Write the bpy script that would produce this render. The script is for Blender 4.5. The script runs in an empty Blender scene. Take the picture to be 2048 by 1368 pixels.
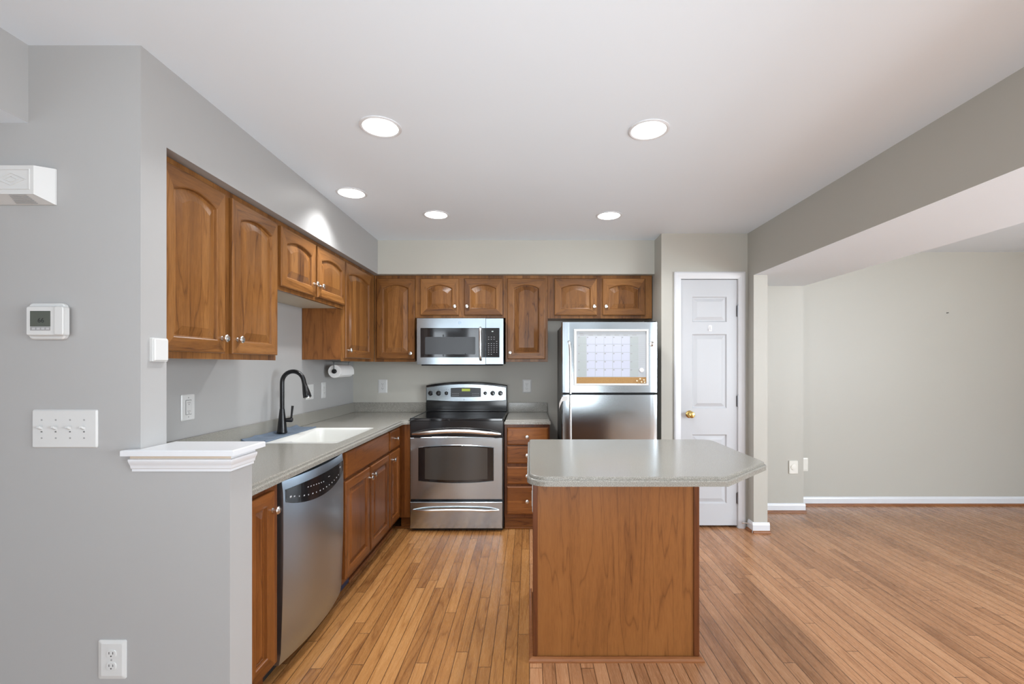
import bpy, bmesh, math, random
from mathutils import Vector, Matrix
random.seed(7)
SC = bpy.context.scene
COL = SC.collection
R = math.radians

# ------------------------------------------------------------------ camera, light, exposure
CAM_H = 1.345
cam_d = bpy.data.cameras.new('camera'); cam = bpy.data.objects.new('camera', cam_d); COL.objects.link(cam)
cam.location = (0, 0, CAM_H); cam.rotation_euler = (R(90), 0, 0)
cam_d.sensor_width = 36; cam_d.lens = 16.0
cam_d.shift_x = -35/2048; cam_d.shift_y = 46/2048
cam_d.clip_start = .05
SC.camera = cam
SC.view_settings.view_transform = 'Standard'; SC.view_settings.look = 'None'
SC.view_settings.gamma = 1; SC.view_settings.use_curve_mapping = False
SC.view_settings.exposure = 0.0
W = bpy.data.worlds.new('sky'); SC.world = W; W.use_nodes = True
W.node_tree.nodes['Background'].inputs[0].default_value = (.80, .90, 1, 1)
W.node_tree.nodes['Background'].inputs[1].default_value = 1.6

def area(name, loc, rot, sx, sy, power, col=(1, 1, 1), spread=180, shape='RECTANGLE'):
    d = bpy.data.lights.new(name, 'AREA'); d.shape = shape; d.size = sx; d.size_y = sy
    d.energy = power; d.color = col; d.spread = R(spread)
    o = bpy.data.objects.new(name, d); COL.objects.link(o); o.location = loc; o.rotation_euler = rot
    return o
# daylight through the windows behind the camera (rear wall Y=-3.5) and of the dining side (X=5.6)
DAY = (.86, .935, 1)
REAR = [(-2.55, -2.05), (-1.55, -1.15), (-.55, -.05), (1.00, 1.22), (3.7, 4.25)]
for a_, b_ in REAR:
    area('window_daylight', ((a_+b_)/2, -3.44, 1.35), (R(90), 0, 0), b_-a_-.08, 1.84, 24*(b_-a_-.08), DAY)
for yw in (-2.2, -.2):
    area('window_daylight', (5.54, yw, 1.40), (R(90), 0, R(90)), 1.5, 1.7, 180, DAY)
for yw in (-1.9,):
    area('window_daylight', (-3.04, yw, 1.40), (R(90), 0, R(-90)), 1.5, 1.7, 30, DAY)
# unseen fill lights added to brighten ceiling and walls, rear and dining side
area('bounce_fill', (.2, -2.0, 1.70), (R(180), 0, 0), 3.8, 2.4, 86, (.86, .945, 1))
area('ceiling_fill', (.15, -1.6, .62), (R(90+26), 0, 0), 1.8, .8, 14, (.88, .95, 1), 62)  # added fill, narrow beam aimed up at the kitchen ceiling
area('bounce_fill', (4.0, 0.2, .9), (R(180), 0, 0), 1.8, 2.4, 66, (.86, .94, 1))

# ------------------------------------------------------------------ materials
def new_mat(name):
    m = bpy.data.materials.new(name); m.use_nodes = True
    nt = m.node_tree; b = nt.nodes['Principled BSDF']
    return m, nt, b
def N(nt, t, **kw):
    n = nt.nodes.new(t)
    for k, v in kw.items(): setattr(n, k, v)
    return n
def plug(nt, dst, v):
    if isinstance(v, bpy.types.NodeSocket): nt.links.new(v, dst)
    elif isinstance(v, (tuple, list)) and dst.type == 'RGBA' and len(v) == 3: dst.default_value = (*v, 1)
    else: dst.default_value = v
def math_n(nt, op, a, b=None, c=None):
    n = N(nt, 'ShaderNodeMath', operation=op)
    plug(nt, n.inputs[0], a)
    if b is not None: plug(nt, n.inputs[1], b)
    if c is not None: plug(nt, n.inputs[2], c)
    return n.outputs[0]
def mix_n(nt, f, a, b, bt='MIX'):
    n = N(nt, 'ShaderNodeMix', data_type='RGBA', blend_type=bt)
    plug(nt, n.inputs['Factor'], f); plug(nt, n.inputs['A'], a); plug(nt, n.inputs['B'], b)
    return n.outputs['Result']
def ramp(nt, f, stops):
    n = N(nt, 'ShaderNodeValToRGB'); cr = n.color_ramp
    while len(cr.elements) < len(stops): cr.elements.new(.5)
    for e, (p, c) in zip(cr.elements, stops): e.position = p; e.color = (*c, 1)
    plug(nt, n.inputs[0], f); return n.outputs[0]
def noise(nt, vec, scale, detail=3, rough=.5, dist=0):
    n = N(nt, 'ShaderNodeTexNoise'); plug(nt, n.inputs['Vector'], vec)
    n.inputs['Scale'].default_value = scale; n.inputs['Detail'].default_value = detail
    n.inputs['Roughness'].default_value = rough; n.inputs['Distortion'].default_value = dist
    return n.outputs['Fac']
def vmath(nt, op, a, b):
    n = N(nt, 'ShaderNodeVectorMath', operation=op); plug(nt, n.inputs[0], a); plug(nt, n.inputs[1], b)
    return n.outputs[0]
def bump(nt, b, h, strength, dist=.001):
    n = N(nt, 'ShaderNodeBump'); n.inputs['Strength'].default_value = strength; n.inputs['Distance'].default_value = dist
    plug(nt, n.inputs['Height'], h); nt.links.new(n.outputs[0], b.inputs['Normal'])
def pos(nt): return N(nt, 'ShaderNodeNewGeometry').outputs['Position']

def plain(name, col, rough=.5, metal=0, spec=.5, emit=0, coat=0, alpha=None, trans=0):
    m, nt, b = new_mat(name)
    b.inputs['Base Color'].default_value = (*col, 1); b.inputs['Roughness'].default_value = rough
    b.inputs['Metallic'].default_value = metal; b.inputs['Specular IOR Level'].default_value = spec
    b.inputs['Coat Weight'].default_value = coat; b.inputs['Coat Roughness'].default_value = .08
    b.inputs['Transmission Weight'].default_value = trans
    if emit:
        b.inputs['Emission Color'].default_value = (*col, 1); b.inputs['Emission Strength'].default_value = emit
    return m
def paint(name, col, rough=.45, bs=.12):
    m, nt, b = new_mat(name); p = pos(nt)
    f = noise(nt, p, 1.3, 2)
    c = mix_n(nt, f, tuple(x*.975 for x in col), tuple(min(1, x*1.025) for x in col))
    plug(nt, b.inputs['Base Color'], c); b.inputs['Roughness'].default_value = rough
    bump(nt, b, noise(nt, p, 260, 2), bs, .0006)
    return m
def wood(name, axis, dark, mid, light, rough=.28, stave=.07, var=.5):
    m, nt, b = new_mat(name); p = pos(nt)
    rnd = N(nt, 'ShaderNodeObjectInfo').outputs['Random']
    sep = N(nt, 'ShaderNodeSeparateXYZ'); plug(nt, sep.inputs[0], p)
    X, Y, Z = sep.outputs
    across = {'z': math_n(nt, 'ADD', X, Y), 'x': math_n(nt, 'ADD', Z, Y), 'y': math_n(nt, 'ADD', Z, X)}[axis]
    ac = math_n(nt, 'ADD', across, math_n(nt, 'MULTIPLY', rnd, .61))
    sid = math_n(nt, 'FLOOR', math_n(nt, 'DIVIDE', ac, stave))
    wn = N(nt, 'ShaderNodeTexWhiteNoise', noise_dimensions='2D')
    cmb = N(nt, 'ShaderNodeCombineXYZ'); plug(nt, cmb.inputs[0], sid); plug(nt, cmb.inputs[1], rnd)
    plug(nt, wn.inputs['Vector'], cmb.outputs[0])
    sc = {'z': (1, 1, .09), 'x': (.09, 1, 1), 'y': (1, .09, 1)}[axis]
    off = N(nt, 'ShaderNodeCombineXYZ')
    plug(nt, off.inputs[0], math_n(nt, 'MULTIPLY', sid, 3.3)); plug(nt, off.inputs[1], math_n(nt, 'MULTIPLY', rnd, 9.)); plug(nt, off.inputs[2], math_n(nt, 'MULTIPLY', sid, 1.7))
    v = vmath(nt, 'ADD', vmath(nt, 'MULTIPLY', p, sc), off.outputs[0])
    g1 = noise(nt, v, 14, 4, .55, .9)
    g2 = noise(nt, v, 170, 4, .7, .2)
    rings = math_n(nt, 'FRACT', math_n(nt, 'MULTIPLY', noise(nt, v, 7, 3, .45, .5), 10))
    rr = math_n(nt, 'POWER', math_n(nt, 'ABSOLUTE', math_n(nt, 'SUBTRACT', math_n(nt, 'MULTIPLY', rings, 2), 1)), 9)
    f = math_n(nt, 'ADD', math_n(nt, 'MULTIPLY', g1, .40), math_n(nt, 'MULTIPLY', g2, .36))
    f = math_n(nt, 'ADD', f, math_n(nt, 'MULTIPLY', math_n(nt, 'SUBTRACT', wn.outputs['Value'], .5), var*.5))
    f = math_n(nt, 'SUBTRACT', math_n(nt, 'ADD', f, .12), math_n(nt, 'MULTIPLY', rr, .17))
    c = ramp(nt, f, [(.22, dark), (.5, mid), (.80, light)])
    plug(nt, b.inputs['Base Color'], c); b.inputs['Roughness'].default_value = rough
    b.inputs['Specular IOR Level'].default_value = .36
    bump(nt, b, g2, .06, .0004)
    return m

M = {}
M['wall_grey'] = paint('wall_grey', (.375, .37, .365))
M['wall_greige'] = paint('wall_greige', (.455, .44, .392))
M['rear_wall'] = paint('darkened_rear_wall', (.27, .26, .245))  # unseen wall, darkened so the freezer steel reflects less brightness
M['ceiling'] = paint('ceiling_white', (.785, .86, .93), .6)
M['trim'] = paint('trim_white', (.66, .67, .69), .28, .02)
M['door'] = paint('door_white', (.52, .53, .55), .32, .03)
DK, MD, LT = (.065, .022, .006), (.19, .077, .020), (.34, .155, .047)
for a in 'xyz': M['w'+a] = wood('cherry_wood_'+a, a, DK, MD, LT)
DK2, MD2, LT2 = (.07, .019, .004), (.185, .060, .013), (.29, .108, .028)
for a in 'xyz': M['b'+a] = wood('base_cherry_wood_'+a, a, DK2, MD2, LT2)
M['lam'] = wood('cherry_laminate', 'z', (.11, .036, .009), (.235, .088, .023), (.32, .130, .037), .35, .9, .12)
M['wdark'] = wood('dark_cherry_edge', 'z', (.06, .018, .006), (.12, .035, .010), (.17, .055, .016), .3, .5, .1)
M['bframe'] = wood('dark_cherry_frame', 'z', (.05, .012, .003), (.12, .036, .009), (.19, .065, .018))
M['pale'] = plain('pale_cabinet_underside', (.52, .46, .36), .5)
M['tan'] = plain('bare_wood_strip', (.58, .48, .38), .6)
M['shoe'] = wood('shoe_moulding_wood', 'x', (.13, .045, .014), (.24, .090, .032), (.32, .135, .052), .3, .5, .1)
M['black'] = plain('black_gloss', (.008, .008, .009), .12)
M['bglass'] = plain('black_glass', (.006, .006, .007), .05, coat=.6)
M['blackm'] = plain('black_matte_metal', (.006, .006, .007), .26, spec=.4)
M['recess'] = plain('recess_black', (.006, .006, .006), .6)
M['plastic'] = plain('white_plastic', (.60, .60, .59), .3)
M['wplastic'] = plain('frame_white_plastic', (.62, .62, .62), .35)
M['plastic2'] = plain('cream_plastic', (.74, .72, .66), .35)
M['slot'] = plain('dark_slot', (.05, .05, .05), .6)
M['nickel'] = plain('brushed_nickel', (.72, .70, .67), .26, 1)
M['brass'] = plain('polished_brass', (.62, .44, .16), .18, 1)
M['steelhinge'] = plain('hinge_steel', (.28, .28, .29), .35, 1)
M['fridge_side'] = plain('fridge_side_grey', (.10, .10, .095), .45)
M['sink'] = plain('white_solid_surface', (.64, .64, .61), .18)
M['mat'] = plain('slate_blue_rubber', (.115, .15, .20), .55)
M['paper'] = plain('white_paper', (.85, .85, .84), .8)
M['lcd'] = plain('lcd_dark', (.075, .085, .07), .3)
M['lcd_ink'] = plain('lcd_ink', (.012, .014, .012), .5)
M['grey_btn'] = plain('grey_buttons', (.30, .30, .30), .5)
M['ink'] = plain('light_print', (.45, .45, .46), .5)
M['dink'] = plain('dark_print', (.12, .12, .13), .5)
M['board'] = plain('calendar_board', (.40, .42, .44), .5, spec=.3)
M['cell'] = plain('calendar_cell_light', (.46, .48, .57), .5, spec=.3)
M['cell2'] = plain('calendar_cell_grey', (.36, .39, .39), .5, spec=.3)
M['mullion'] = plain('window_white', (.8, .8, .8), .4)
M['oven_glass'] = plain('oven_window_glass', (.05, .044, .038), .12, coat=.4)
M['mw_glass'] = plain('microwave_window_mesh', (.045, .048, .052), .25)
M['green'] = plain('green_display', (.35, .42, .05), .4, emit=.5)
M['white_led'] = plain('white_display', (.8, .88, .85), .4, emit=1.2)
M['lamp'] = plain('lamp_glow', (1, .985, .95), .5, emit=7)
M['bluetape'] = plain('dark_blue_tape', (.015, .03, .075), .35)
M['clear'] = plain('clear_plastic', (.8, .8, .8), .1, trans=.7)
M['magnet'] = plain('white_magnet', (.85, .85, .87), .25)
M['pin'] = plain('pale_pin', (.75, .68, .52), .3)

def steel_mat(name, col, rough, horizontal=True):
    m, nt, b = new_mat(name); p = pos(nt)
    b.inputs['Base Color'].default_value = (*col, 1); b.inputs['Roughness'].default_value = rough
    b.inputs['Metallic'].default_value = 1
    b.inputs['Anisotropic'].default_value = .35
    t = N(nt, 'ShaderNodeTangent', direction_type='RADIAL', axis='Z'); nt.links.new(t.outputs[0], b.inputs['Tangent'])
    big = noise(nt, p, 3.2, 1)
    bump(nt, b, big, .12, .006)
    return m
M['steel'] = steel_mat('brushed_steel', (.48, .54, .585), .17)
M['steel_fridge'] = steel_mat('fridge_brushed_steel', (.40, .435, .46), .18)
M['steel_dark'] = steel_mat('brushed_steel_dark', (.44, .53, .62), .30)
M['chrome'] = plain('polished_steel', (.80, .80, .79), .27, 1)

def counter_mat():
    m, nt, b = new_mat('speckled_grey_counter'); p = pos(nt)
    a = noise(nt, p, 380, 2, .65); c = noise(nt, p, 700, 1, .5)
    base = ramp(nt, a, [(.32, (.09, .08, .058)), (.42, (.20, .190, .166)), (.58, (.285, .274, .243)), (.70, (.48, .465, .42))])
    base = mix_n(nt, math_n(nt, 'MULTIPLY', c, .3), base, (.255, .245, .218))
    plug(nt, b.inputs['Base Color'], base); b.inputs['Roughness'].default_value = .19
    return m
M['counter'] = counter_mat()
def cork_mat():
    m, nt, b = new_mat('cork'); p = pos(nt)
    plug(nt, b.inputs['Base Color'], ramp(nt, noise(nt, p, 300, 3), [(.3, (.22, .11, .035)), (.6, (.42, .25, .10))]))
    b.inputs['Roughness'].default_value = .9; return m
M['cork'] = cork_mat()
def floor_mat():
    m, nt, b = new_mat('oak_strip_floor'); p = pos(nt)
    sep = N(nt, 'ShaderNodeSeparateXYZ'); plug(nt, sep.inputs[0], p); X, Y, Z = sep.outputs
    BW, BL = .0572, 1.05
    u = math_n(nt, 'DIVIDE', X, BW); row = math_n(nt, 'FLOOR', u); fu = math_n(nt, 'FRACT', u)
    w1 = N(nt, 'ShaderNodeTexWhiteNoise', noise_dimensions='1D'); plug(nt, w1.inputs['W'], row)
    v = math_n(nt, 'ADD', math_n(nt, 'DIVIDE', Y, BL), math_n(nt, 'MULTIPLY', w1.outputs['Value'], 17.3))
    bid = math_n(nt, 'FLOOR', v); fv = math_n(nt, 'FRACT', v)
    cm = N(nt, 'ShaderNodeCombineXYZ'); plug(nt, cm.inputs[0], row); plug(nt, cm.inputs[1], bid)
    w2 = N(nt, 'ShaderNodeTexWhiteNoise', noise_dimensions='3D'); plug(nt, w2.inputs['Vector'], cm.outputs[0])
    tone = w2.outputs['Value']
    off = vmath(nt, 'MULTIPLY', w2.outputs['Color'], (40, 40, 40))
    gv = vmath(nt, 'ADD', vmath(nt, 'MULTIPLY', p, (1, .07, 1)), off)
    g1 = noise(nt, gv, 22, 4, .6, 1.2); g2 = noise(nt, gv, 190, 3, .65, .3)
    rings = math_n(nt, 'FRACT', math_n(nt, 'MULTIPLY', noise(nt, gv, 9, 2, .4, .6), 9))
    rr = math_n(nt, 'POWER', math_n(nt, 'ABSOLUTE', math_n(nt, 'SUBTRACT', math_n(nt, 'MULTIPLY', rings, 2), 1)), 5)
    f = math_n(nt, 'ADD', math_n(nt, 'MULTIPLY', g1, .42), math_n(nt, 'MULTIPLY', g2, .16))
    f = math_n(nt, 'ADD', f, .05)
    f = math_n(nt, 'ADD', f, math_n(nt, 'MULTIPLY', math_n(nt, 'SUBTRACT', tone, .5), .24))
    f = math_n(nt, 'SUBTRACT', math_n(nt, 'ADD', f, .15), math_n(nt, 'MULTIPLY', rr, .17))
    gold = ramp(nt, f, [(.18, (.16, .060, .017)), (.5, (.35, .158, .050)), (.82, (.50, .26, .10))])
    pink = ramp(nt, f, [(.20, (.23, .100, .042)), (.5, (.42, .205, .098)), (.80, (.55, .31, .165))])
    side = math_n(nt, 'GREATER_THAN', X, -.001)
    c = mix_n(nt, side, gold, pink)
    ex = math_n(nt, 'MINIMUM', fu, math_n(nt, 'SUBTRACT', 1, fu)); ey = math_n(nt, 'MULTIPLY', math_n(nt, 'MINIMUM', fv, math_n(nt, 'SUBTRACT', 1, fv)), BL/BW)
    e = math_n(nt, 'MINIMUM', ex, ey)
    gap = math_n(nt, 'LESS_THAN', e, .034)
    c = mix_n(nt, math_n(nt, 'MULTIPLY', gap, .8), c, (.06, .025, .010))
    plug(nt, b.inputs['Base Color'], c)
    plug(nt, b.inputs['Roughness'], math_n(nt, 'ADD', .22, math_n(nt, 'MULTIPLY', g2, .10)))
    b.inputs['Specular IOR Level'].default_value = .38
    h = math_n(nt, 'SUBTRACT', math_n(nt, 'MULTIPLY', g2, .25), gap)
    h = math_n(nt, 'ADD', h, math_n(nt, 'MULTIPLY', tone, .5))
    bump(nt, b, h, .3, .0010)
    return m
M['floor'] = floor_mat()

# ------------------------------------------------------------------ mesh helpers (world coordinates in, shifted to the object's origin)
def obj(name, bm, mats, parent=None, origin=None, smooth=False, sharp=30):
    bmesh.ops.recalc_face_normals(bm, faces=bm.faces)
    if smooth:
        for f in bm.faces: f.smooth = True
        for e in bm.edges:
            if len(e.link_faces) == 2 and e.calc_face_angle(0) > R(sharp): e.smooth = False
    pw = Vector(parent['_o']) if parent is not None else Vector((0, 0, 0))
    if origin is None: org = pw if parent is not None else Vector((0, 0, 0))
    else: org = Vector(origin)
    bmesh.ops.translate(bm, vec=-org, verts=bm.verts)
    me = bpy.data.meshes.new(name); bm.to_mesh(me); bm.free()
    if not isinstance(mats, (list, tuple)): mats = [mats]
    for m in mats: me.materials.append(M[m])
    o = bpy.data.objects.new(name, me); COL.objects.link(o)
    if parent is not None: o.parent = parent
    o.location = org - pw
    o['_o'] = tuple(org)
    return o
def tag(o, label, cat, group=None):
    o['label'] = label; o['category'] = cat
    if group: o['group'] = group
    return o
def thing(name, label, cat, loc, group=None):
    o = bpy.data.objects.new(name, None); COL.objects.link(o); o.location = loc; o['_o'] = tuple(loc)
    o.empty_display_size = .05
    return tag(o, label, cat, group)
def struct(name, bm, mats, smooth=False):
    o = obj(name, bm, mats, smooth=smooth); o['kind'] = 'structure'; return o
def nb(): return bmesh.new()
def box(bm, x0, x1, y0, y1, z0, z1, mi=0, bev=0):
    vs = [bm.verts.new((x, y, z)) for x in (x0, x1) for y in (y0, y1) for z in (z0, z1)]
    idx = [(0, 1, 3, 2), (4, 6, 7, 5), (0, 4, 5, 1), (2, 3, 7, 6), (0, 2, 6, 4), (1, 5, 7, 3)]
    fs = [bm.faces.new([vs[i] for i in q]) for q in idx]
    for f in fs: f.material_index = mi
    if bev:
        es = list({e for f in fs for e in f.edges})
        r = bmesh.ops.bevel(bm, geom=es, offset=bev, segments=2, affect='EDGES', profile=.6)
        for f in r['faces']: f.material_index = mi
    return bm
def bridge(bm, A, B, mi=0, closed=True):
    n = len(A); rng = range(n if closed else n-1)
    out = []
    for i in rng:
        j = (i+1) % n
        f = bm.faces.new((A[i], A[j], B[j], B[i])); f.material_index = mi; out.append(f)
    return out
def loopv(bm, pts): return [bm.verts.new(p) for p in pts]
def stack(bm, loops, cap0=True, cap1=True, mi=0):
    L = [loopv(bm, l) for l in loops]
    for a, b in zip(L, L[1:]): bridge(bm, a, b, mi)
    if cap0: bm.faces.new(L[0]).material_index = mi
    if cap1: bm.faces.new(list(reversed(L[-1]))).material_index = mi
    return bm
def poly_offset(p, d):
    n = len(p); out = []
    area_ = sum(p[i][0]*p[(i+1) % n][1]-p[(i+1) % n][0]*p[i][1] for i in range(n))
    s = 1 if area_ > 0 else -1
    for i in range(n):
        a, b, c = Vector(p[i-1]), Vector(p[i]), Vector(p[(i+1) % n])
        e1 = (b-a).normalized(); e2 = (c-b).normalized()
        n1 = Vector((-e1.y, e1.x))*s; n2 = Vector((-e2.y, e2.x))*s
        m = (n1+n2)
        if m.length < 1e-6: m = n1
        m.normalize(); k = d/max(.3, m.dot(n1))
        out.append((b.x+m.x*k, b.y+m.y*k))
    return out
def fillet(p, rs, seg=8):
    n = len(p); out = []
    for i in range(n):
        r = rs[i] if isinstance(rs, (list, tuple)) else rs
        b = Vector(p[i])
        if r <= 0: out.append(tuple(b)); continue
        a, c = Vector(p[i-1]), Vector(p[(i+1) % n])
        d1 = (a-b).normalized(); d2 = (c-b).normalized()
        ang = d1.angle(d2); t = r/math.tan(ang/2)
        p1 = b+d1*t; p2 = b+d2*t
        cen = b+(d1+d2).normalized()*(r/math.sin(ang/2))
        a1 = math.atan2(p1.y-cen.y, p1.x-cen.x); a2 = math.atan2(p2.y-cen.y, p2.x-cen.x)
        da = (a2-a1+math.pi) % (2*math.pi)-math.pi
        for k in range(seg+1):
            t_ = a1+da*k/seg; out.append((cen.x+r*math.cos(t_), cen.y+r*math.sin(t_)))
    return out
def tube(bm, pts, rad, seg=16, cap=True, flat=1.0, up=None):
    pts = [Vector(p) for p in pts]; n = len(pts)
    rads = rad if isinstance(rad, (list, tuple)) else [rad]*n
    loops = []; prev = None
    for i, p in enumerate(pts):
        t = (pts[min(i+1, n-1)]-pts[max(i-1, 0)]).normalized()
        if prev is None:
            ref = Vector(up) if up else (Vector((0, 0, 1)) if abs(t.z) < .9 else Vector((1, 0, 0)))
            a = (ref-t*ref.dot(t)).normalized()
        else: a = (prev-t*prev.dot(t)).normalized()
        prev = a; b_ = t.cross(a)
        loops.append([p+(a*math.cos(2*math.pi*k/seg)*flat+b_*math.sin(2*math.pi*k/seg))*rads[i] for k in range(seg)])
    return stack(bm, loops, cap, cap)
def lathe(bm, base, axis, prof, seg=24, mi=0):
    """prof: list of (distance along axis, radius)"""
    base = Vector(base); ax = Vector(axis).normalized()
    ref = Vector((0, 0, 1)) if abs(ax.z) < .9 else Vector((1, 0, 0))
    a = (ref-ax*ref.dot(ax)).normalized(); b_ = ax.cross(a)
    loops = [[base+ax*d+(a*math.cos(2*math.pi*k/seg)+b_*math.sin(2*math.pi*k/seg))*max(r, 1e-5) for k in range(seg)] for d, r in prof]
    return stack(bm, loops, True, True, mi)
def smoothpath(pts, sub=6):
    P = [Vector(p) for p in pts]; out = []
    for i in range(len(P)-1):
        p0 = P[max(i-1, 0)]; p1 = P[i]; p2 = P[i+1]; p3 = P[min(i+2, len(P)-1)]
        for k in range(sub):
            t = k/sub
            out.append(.5*((2*p1)+(-p0+p2)*t+(2*p0-5*p1+4*p2-p3)*t*t+(-p0+3*p1-3*p2+p3)*t**3))
    out.append(P[-1]); return out
# plane mappers: u across, v up, w out of the surface
def onY(Y0): return lambda u, v, w: (u, Y0-w, v)          # surface facing the camera (-Y)
def onX(X0): return lambda u, v, w: (X0+w, u, v)          # surface facing +X
def onXn(X0): return lambda u, v, w: (X0-w, u, v)         # surface facing -X
def rectloop(mp, u0, u1, v0, v1, w, n=1):
    pts = []
    for i in range(n): pts.append(mp(u0+(u1-u0)*i/n, v0, w))
    for i in range(n): pts.append(mp(u1, v0+(v1-v0)*i/n, w))
    for i in range(n): pts.append(mp(u1+(u0-u1)*i/n, v1, w))
    for i in range(n): pts.append(mp(u0, v1+(v0-v1)*i/n, w))
    return pts
def archloop(mp, u0, u1, v0, v1, rise, w, n=10, rise_b=0):
    um, hw = (u0+u1)/2, (u1-u0)/2
    def top(u, r): return r*(1-((u-um)/hw)**2) if hw else 0
    pts = []
    for i in range(n): u = u0+(u1-u0)*i/n; pts.append(mp(u, v0-top(u, rise_b), w))
    for i in range(n): pts.append(mp(u1, v0+(v1-v0)*i/n, w))
    for i in range(n): u = u1+(u0-u1)*i/n; pts.append(mp(u, v1+top(u, rise), w))
    for i in range(n): pts.append(mp(u0, v1+(v0-v1)*i/n, w))
    return pts
def plate(bm, mp, u0, u1, v0, v1, w0, w1, mi=0, ease=.0015):
    return stack(bm, [rectloop(mp, u0, u1, v0, v1, w0), rectloop(mp, u0, u1, v0, v1, w1-ease),
                      rectloop(mp, u0+ease, u1-ease, v0+ease, v1-ease, w1)], True, True, mi)
def rplate(bm, mp, u0, u1, v0, v1, w0, w1, r, ease=.002, mi=0):
    base = fillet([(u0, v0), (u1, v0), (u1, v1), (u0, v1)], r, 5)
    ins = poly_offset(base, ease)
    return stack(bm, [[mp(*q, w0) for q in base], [mp(*q, w1-ease) for q in base], [mp(*q, w1) for q in ins]], True, True, mi)
def text_part(txt, size, mat, parent, u, v, w, mp, name='print'):
    cu = bpy.data.curves.new('t', 'FONT'); cu.body = txt; cu.size = size; cu.align_x = 'CENTER'; cu.align_y = 'CENTER'; cu.extrude = .0003
    to = bpy.data.objects.new('t', cu); COL.objects.link(to)
    dg = bpy.context.evaluated_depsgraph_get(); me = bpy.data.meshes.new_from_object(to.evaluated_get(dg))
    bpy.data.objects.remove(to)
    bm = nb(); bm.from_mesh(me); bpy.data.meshes.remove(me)
    for q in bm.verts: q.co = Vector(mp(u+q.co.x, v+q.co.y, w+q.co.z))
    return obj(name, bm, mat, parent)

# ------------------------------------------------------------------ the setting
CZ = 2.43            # ceiling
SB = 2.136           # soffit underside
XS, YS = -1.32, 3.96 # soffit faces
XW, YB = -1.674, 4.32 # kitchen left and back wall faces
YN, YF = 1.545, 1.655 # near partition wall
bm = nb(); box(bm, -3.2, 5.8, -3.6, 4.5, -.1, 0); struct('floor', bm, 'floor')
bm = nb(); box(bm, -3.2, 5.8, -3.6, 4.5, CZ, CZ+.1); struct('ceiling', bm, 'ceiling')
bm = nb(); box(bm, XW-.12, XW, YF, YB+.12, 0, CZ); struct('wall_left', bm, 'wall_grey')
bm = nb(); box(bm, -3.1, XS, YN, YF, 0, CZ); struct('wall_partition', bm, 'wall_grey')
bm = nb(); box(bm, XS, -1.017, YN, 1.668, 0, 1.0405); struct('wall_half_height', bm, 'wall_grey')
bm = nb(); box(bm, XW, XS, YF, YB, SB, CZ); struct('wall_soffit_left', bm, 'wall_grey')
bm = nb(); box(bm, XS, 1.088, YS, YB, SB, CZ); struct('wall_soffit_back', bm, 'wall_greige')
bm = nb(); box(bm, XW, 1.088, YB, YB+.12, 0, CZ); struct('wall_back', bm, 'wall_greige')
bm = nb()
box(bm, 1.088, 1.2475, 3.756, 3.86, 0, CZ); box(bm, 1.088, 1.18, 3.86, 4.44, 0, CZ)
box(bm, 1.7198, 1.80, 3.756, 3.86, 0, CZ); box(bm, 1.2475, 1.7198, 3.756, 3.86, 2.058, CZ)
struct('wall_pantry', bm, 'wall_greige')
bm = nb(); box(bm, 1.80, 2.507, -3.5, 4.37, 2.068, CZ); ob = struct('wall_beam', bm, ['wall_greige', 'ceiling'])
for p in ob.data.polygons:
    if p.normal.z < -.9: p.material_index = 1
bm = nb(); box(bm, 1.80, 1.911, 3.654, 4.37, 0, 2.068); struct('wall_stub', bm, 'wall_greige')
bm = nb(); box(bm, 1.911, 2.507, 4.165, 4.37, 0, 2.068); struct('wall_chase', bm, 'wall_greige')
bm = nb(); box(bm, 1.18, 5.7, 4.37, 4.47, 0, CZ); struct('wall_dining', bm, 'wall_greige')
bm = nb(); box(bm, -3.1, -1.701, -3.5, YN, 2.167, CZ); ob = struct('wall_bulkhead', bm, ['wall_grey', 'ceiling'])
for p in ob.data.polygons:
    if p.normal.z < -.9: p.material_index = 1
# outer walls behind and beside the camera, with window openings
def wall_with_windows(name, mp, u0, u1, openings, mat):
    bm = nb(); cur = u0
    def q(a, b, z0, z1):
        vs = [mp(a, z0, 0), mp(b, z0, -.12)]
        lo = [min(vs[0][k], vs[1][k]) for k in range(3)]; hi = [max(vs[0][k], vs[1][k]) for k in range(3)]
        lo[2], hi[2] = z0, z1
        box(bm, lo[0], hi[0], lo[1], hi[1], lo[2], hi[2])
    for (a, b, z0, z1) in openings:
        q(cur, a, 0, CZ); q(a, b, 0, z0); q(a, b, z1, CZ); cur = b
    q(cur, u1, 0, CZ)
    return struct(name, bm, mat)
rear = [(a_, b_, .38, 2.32) for a_, b_ in REAR]
wall_with_windows('wall_rear', lambda u, v, w: (u, -3.5+w, v), -3.1, 5.7, rear, 'rear_wall')
side = [(-3.0, -1.4, .5, 2.3), (-1.0, .6, .5, 2.3)]
wall_with_windows('wall_right', lambda u, v, w: (5.6-w, u, v), -3.5, 4.47, side, 'wall_greige')
wall_with_windows('wall_far_left', lambda u, v, w: (-3.1+w, u, v), -3.5, 1.6, [(-2.7, -1.1, .5, 2.3)], 'wall_grey')
wn = 0
for (a, b, z0, z1) in rear:
    wn += 1; bm = nb(); y0, y1 = -3.56, -3.51
    box(bm, a, a+.05, y0, y1, z0, z1); box(bm, b-.05, b, y0, y1, z0, z1); box(bm, a, b, y0, y1, z0, z0+.05); box(bm, a, b, y0, y1, z1-.05, z1)
    box(bm, a, b, y0, y1, (z0+z1)/2-.025, (z0+z1)/2+.025)
    struct('window_%d' % wn, bm, 'mullion')

def casing_strip(): pass
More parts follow.
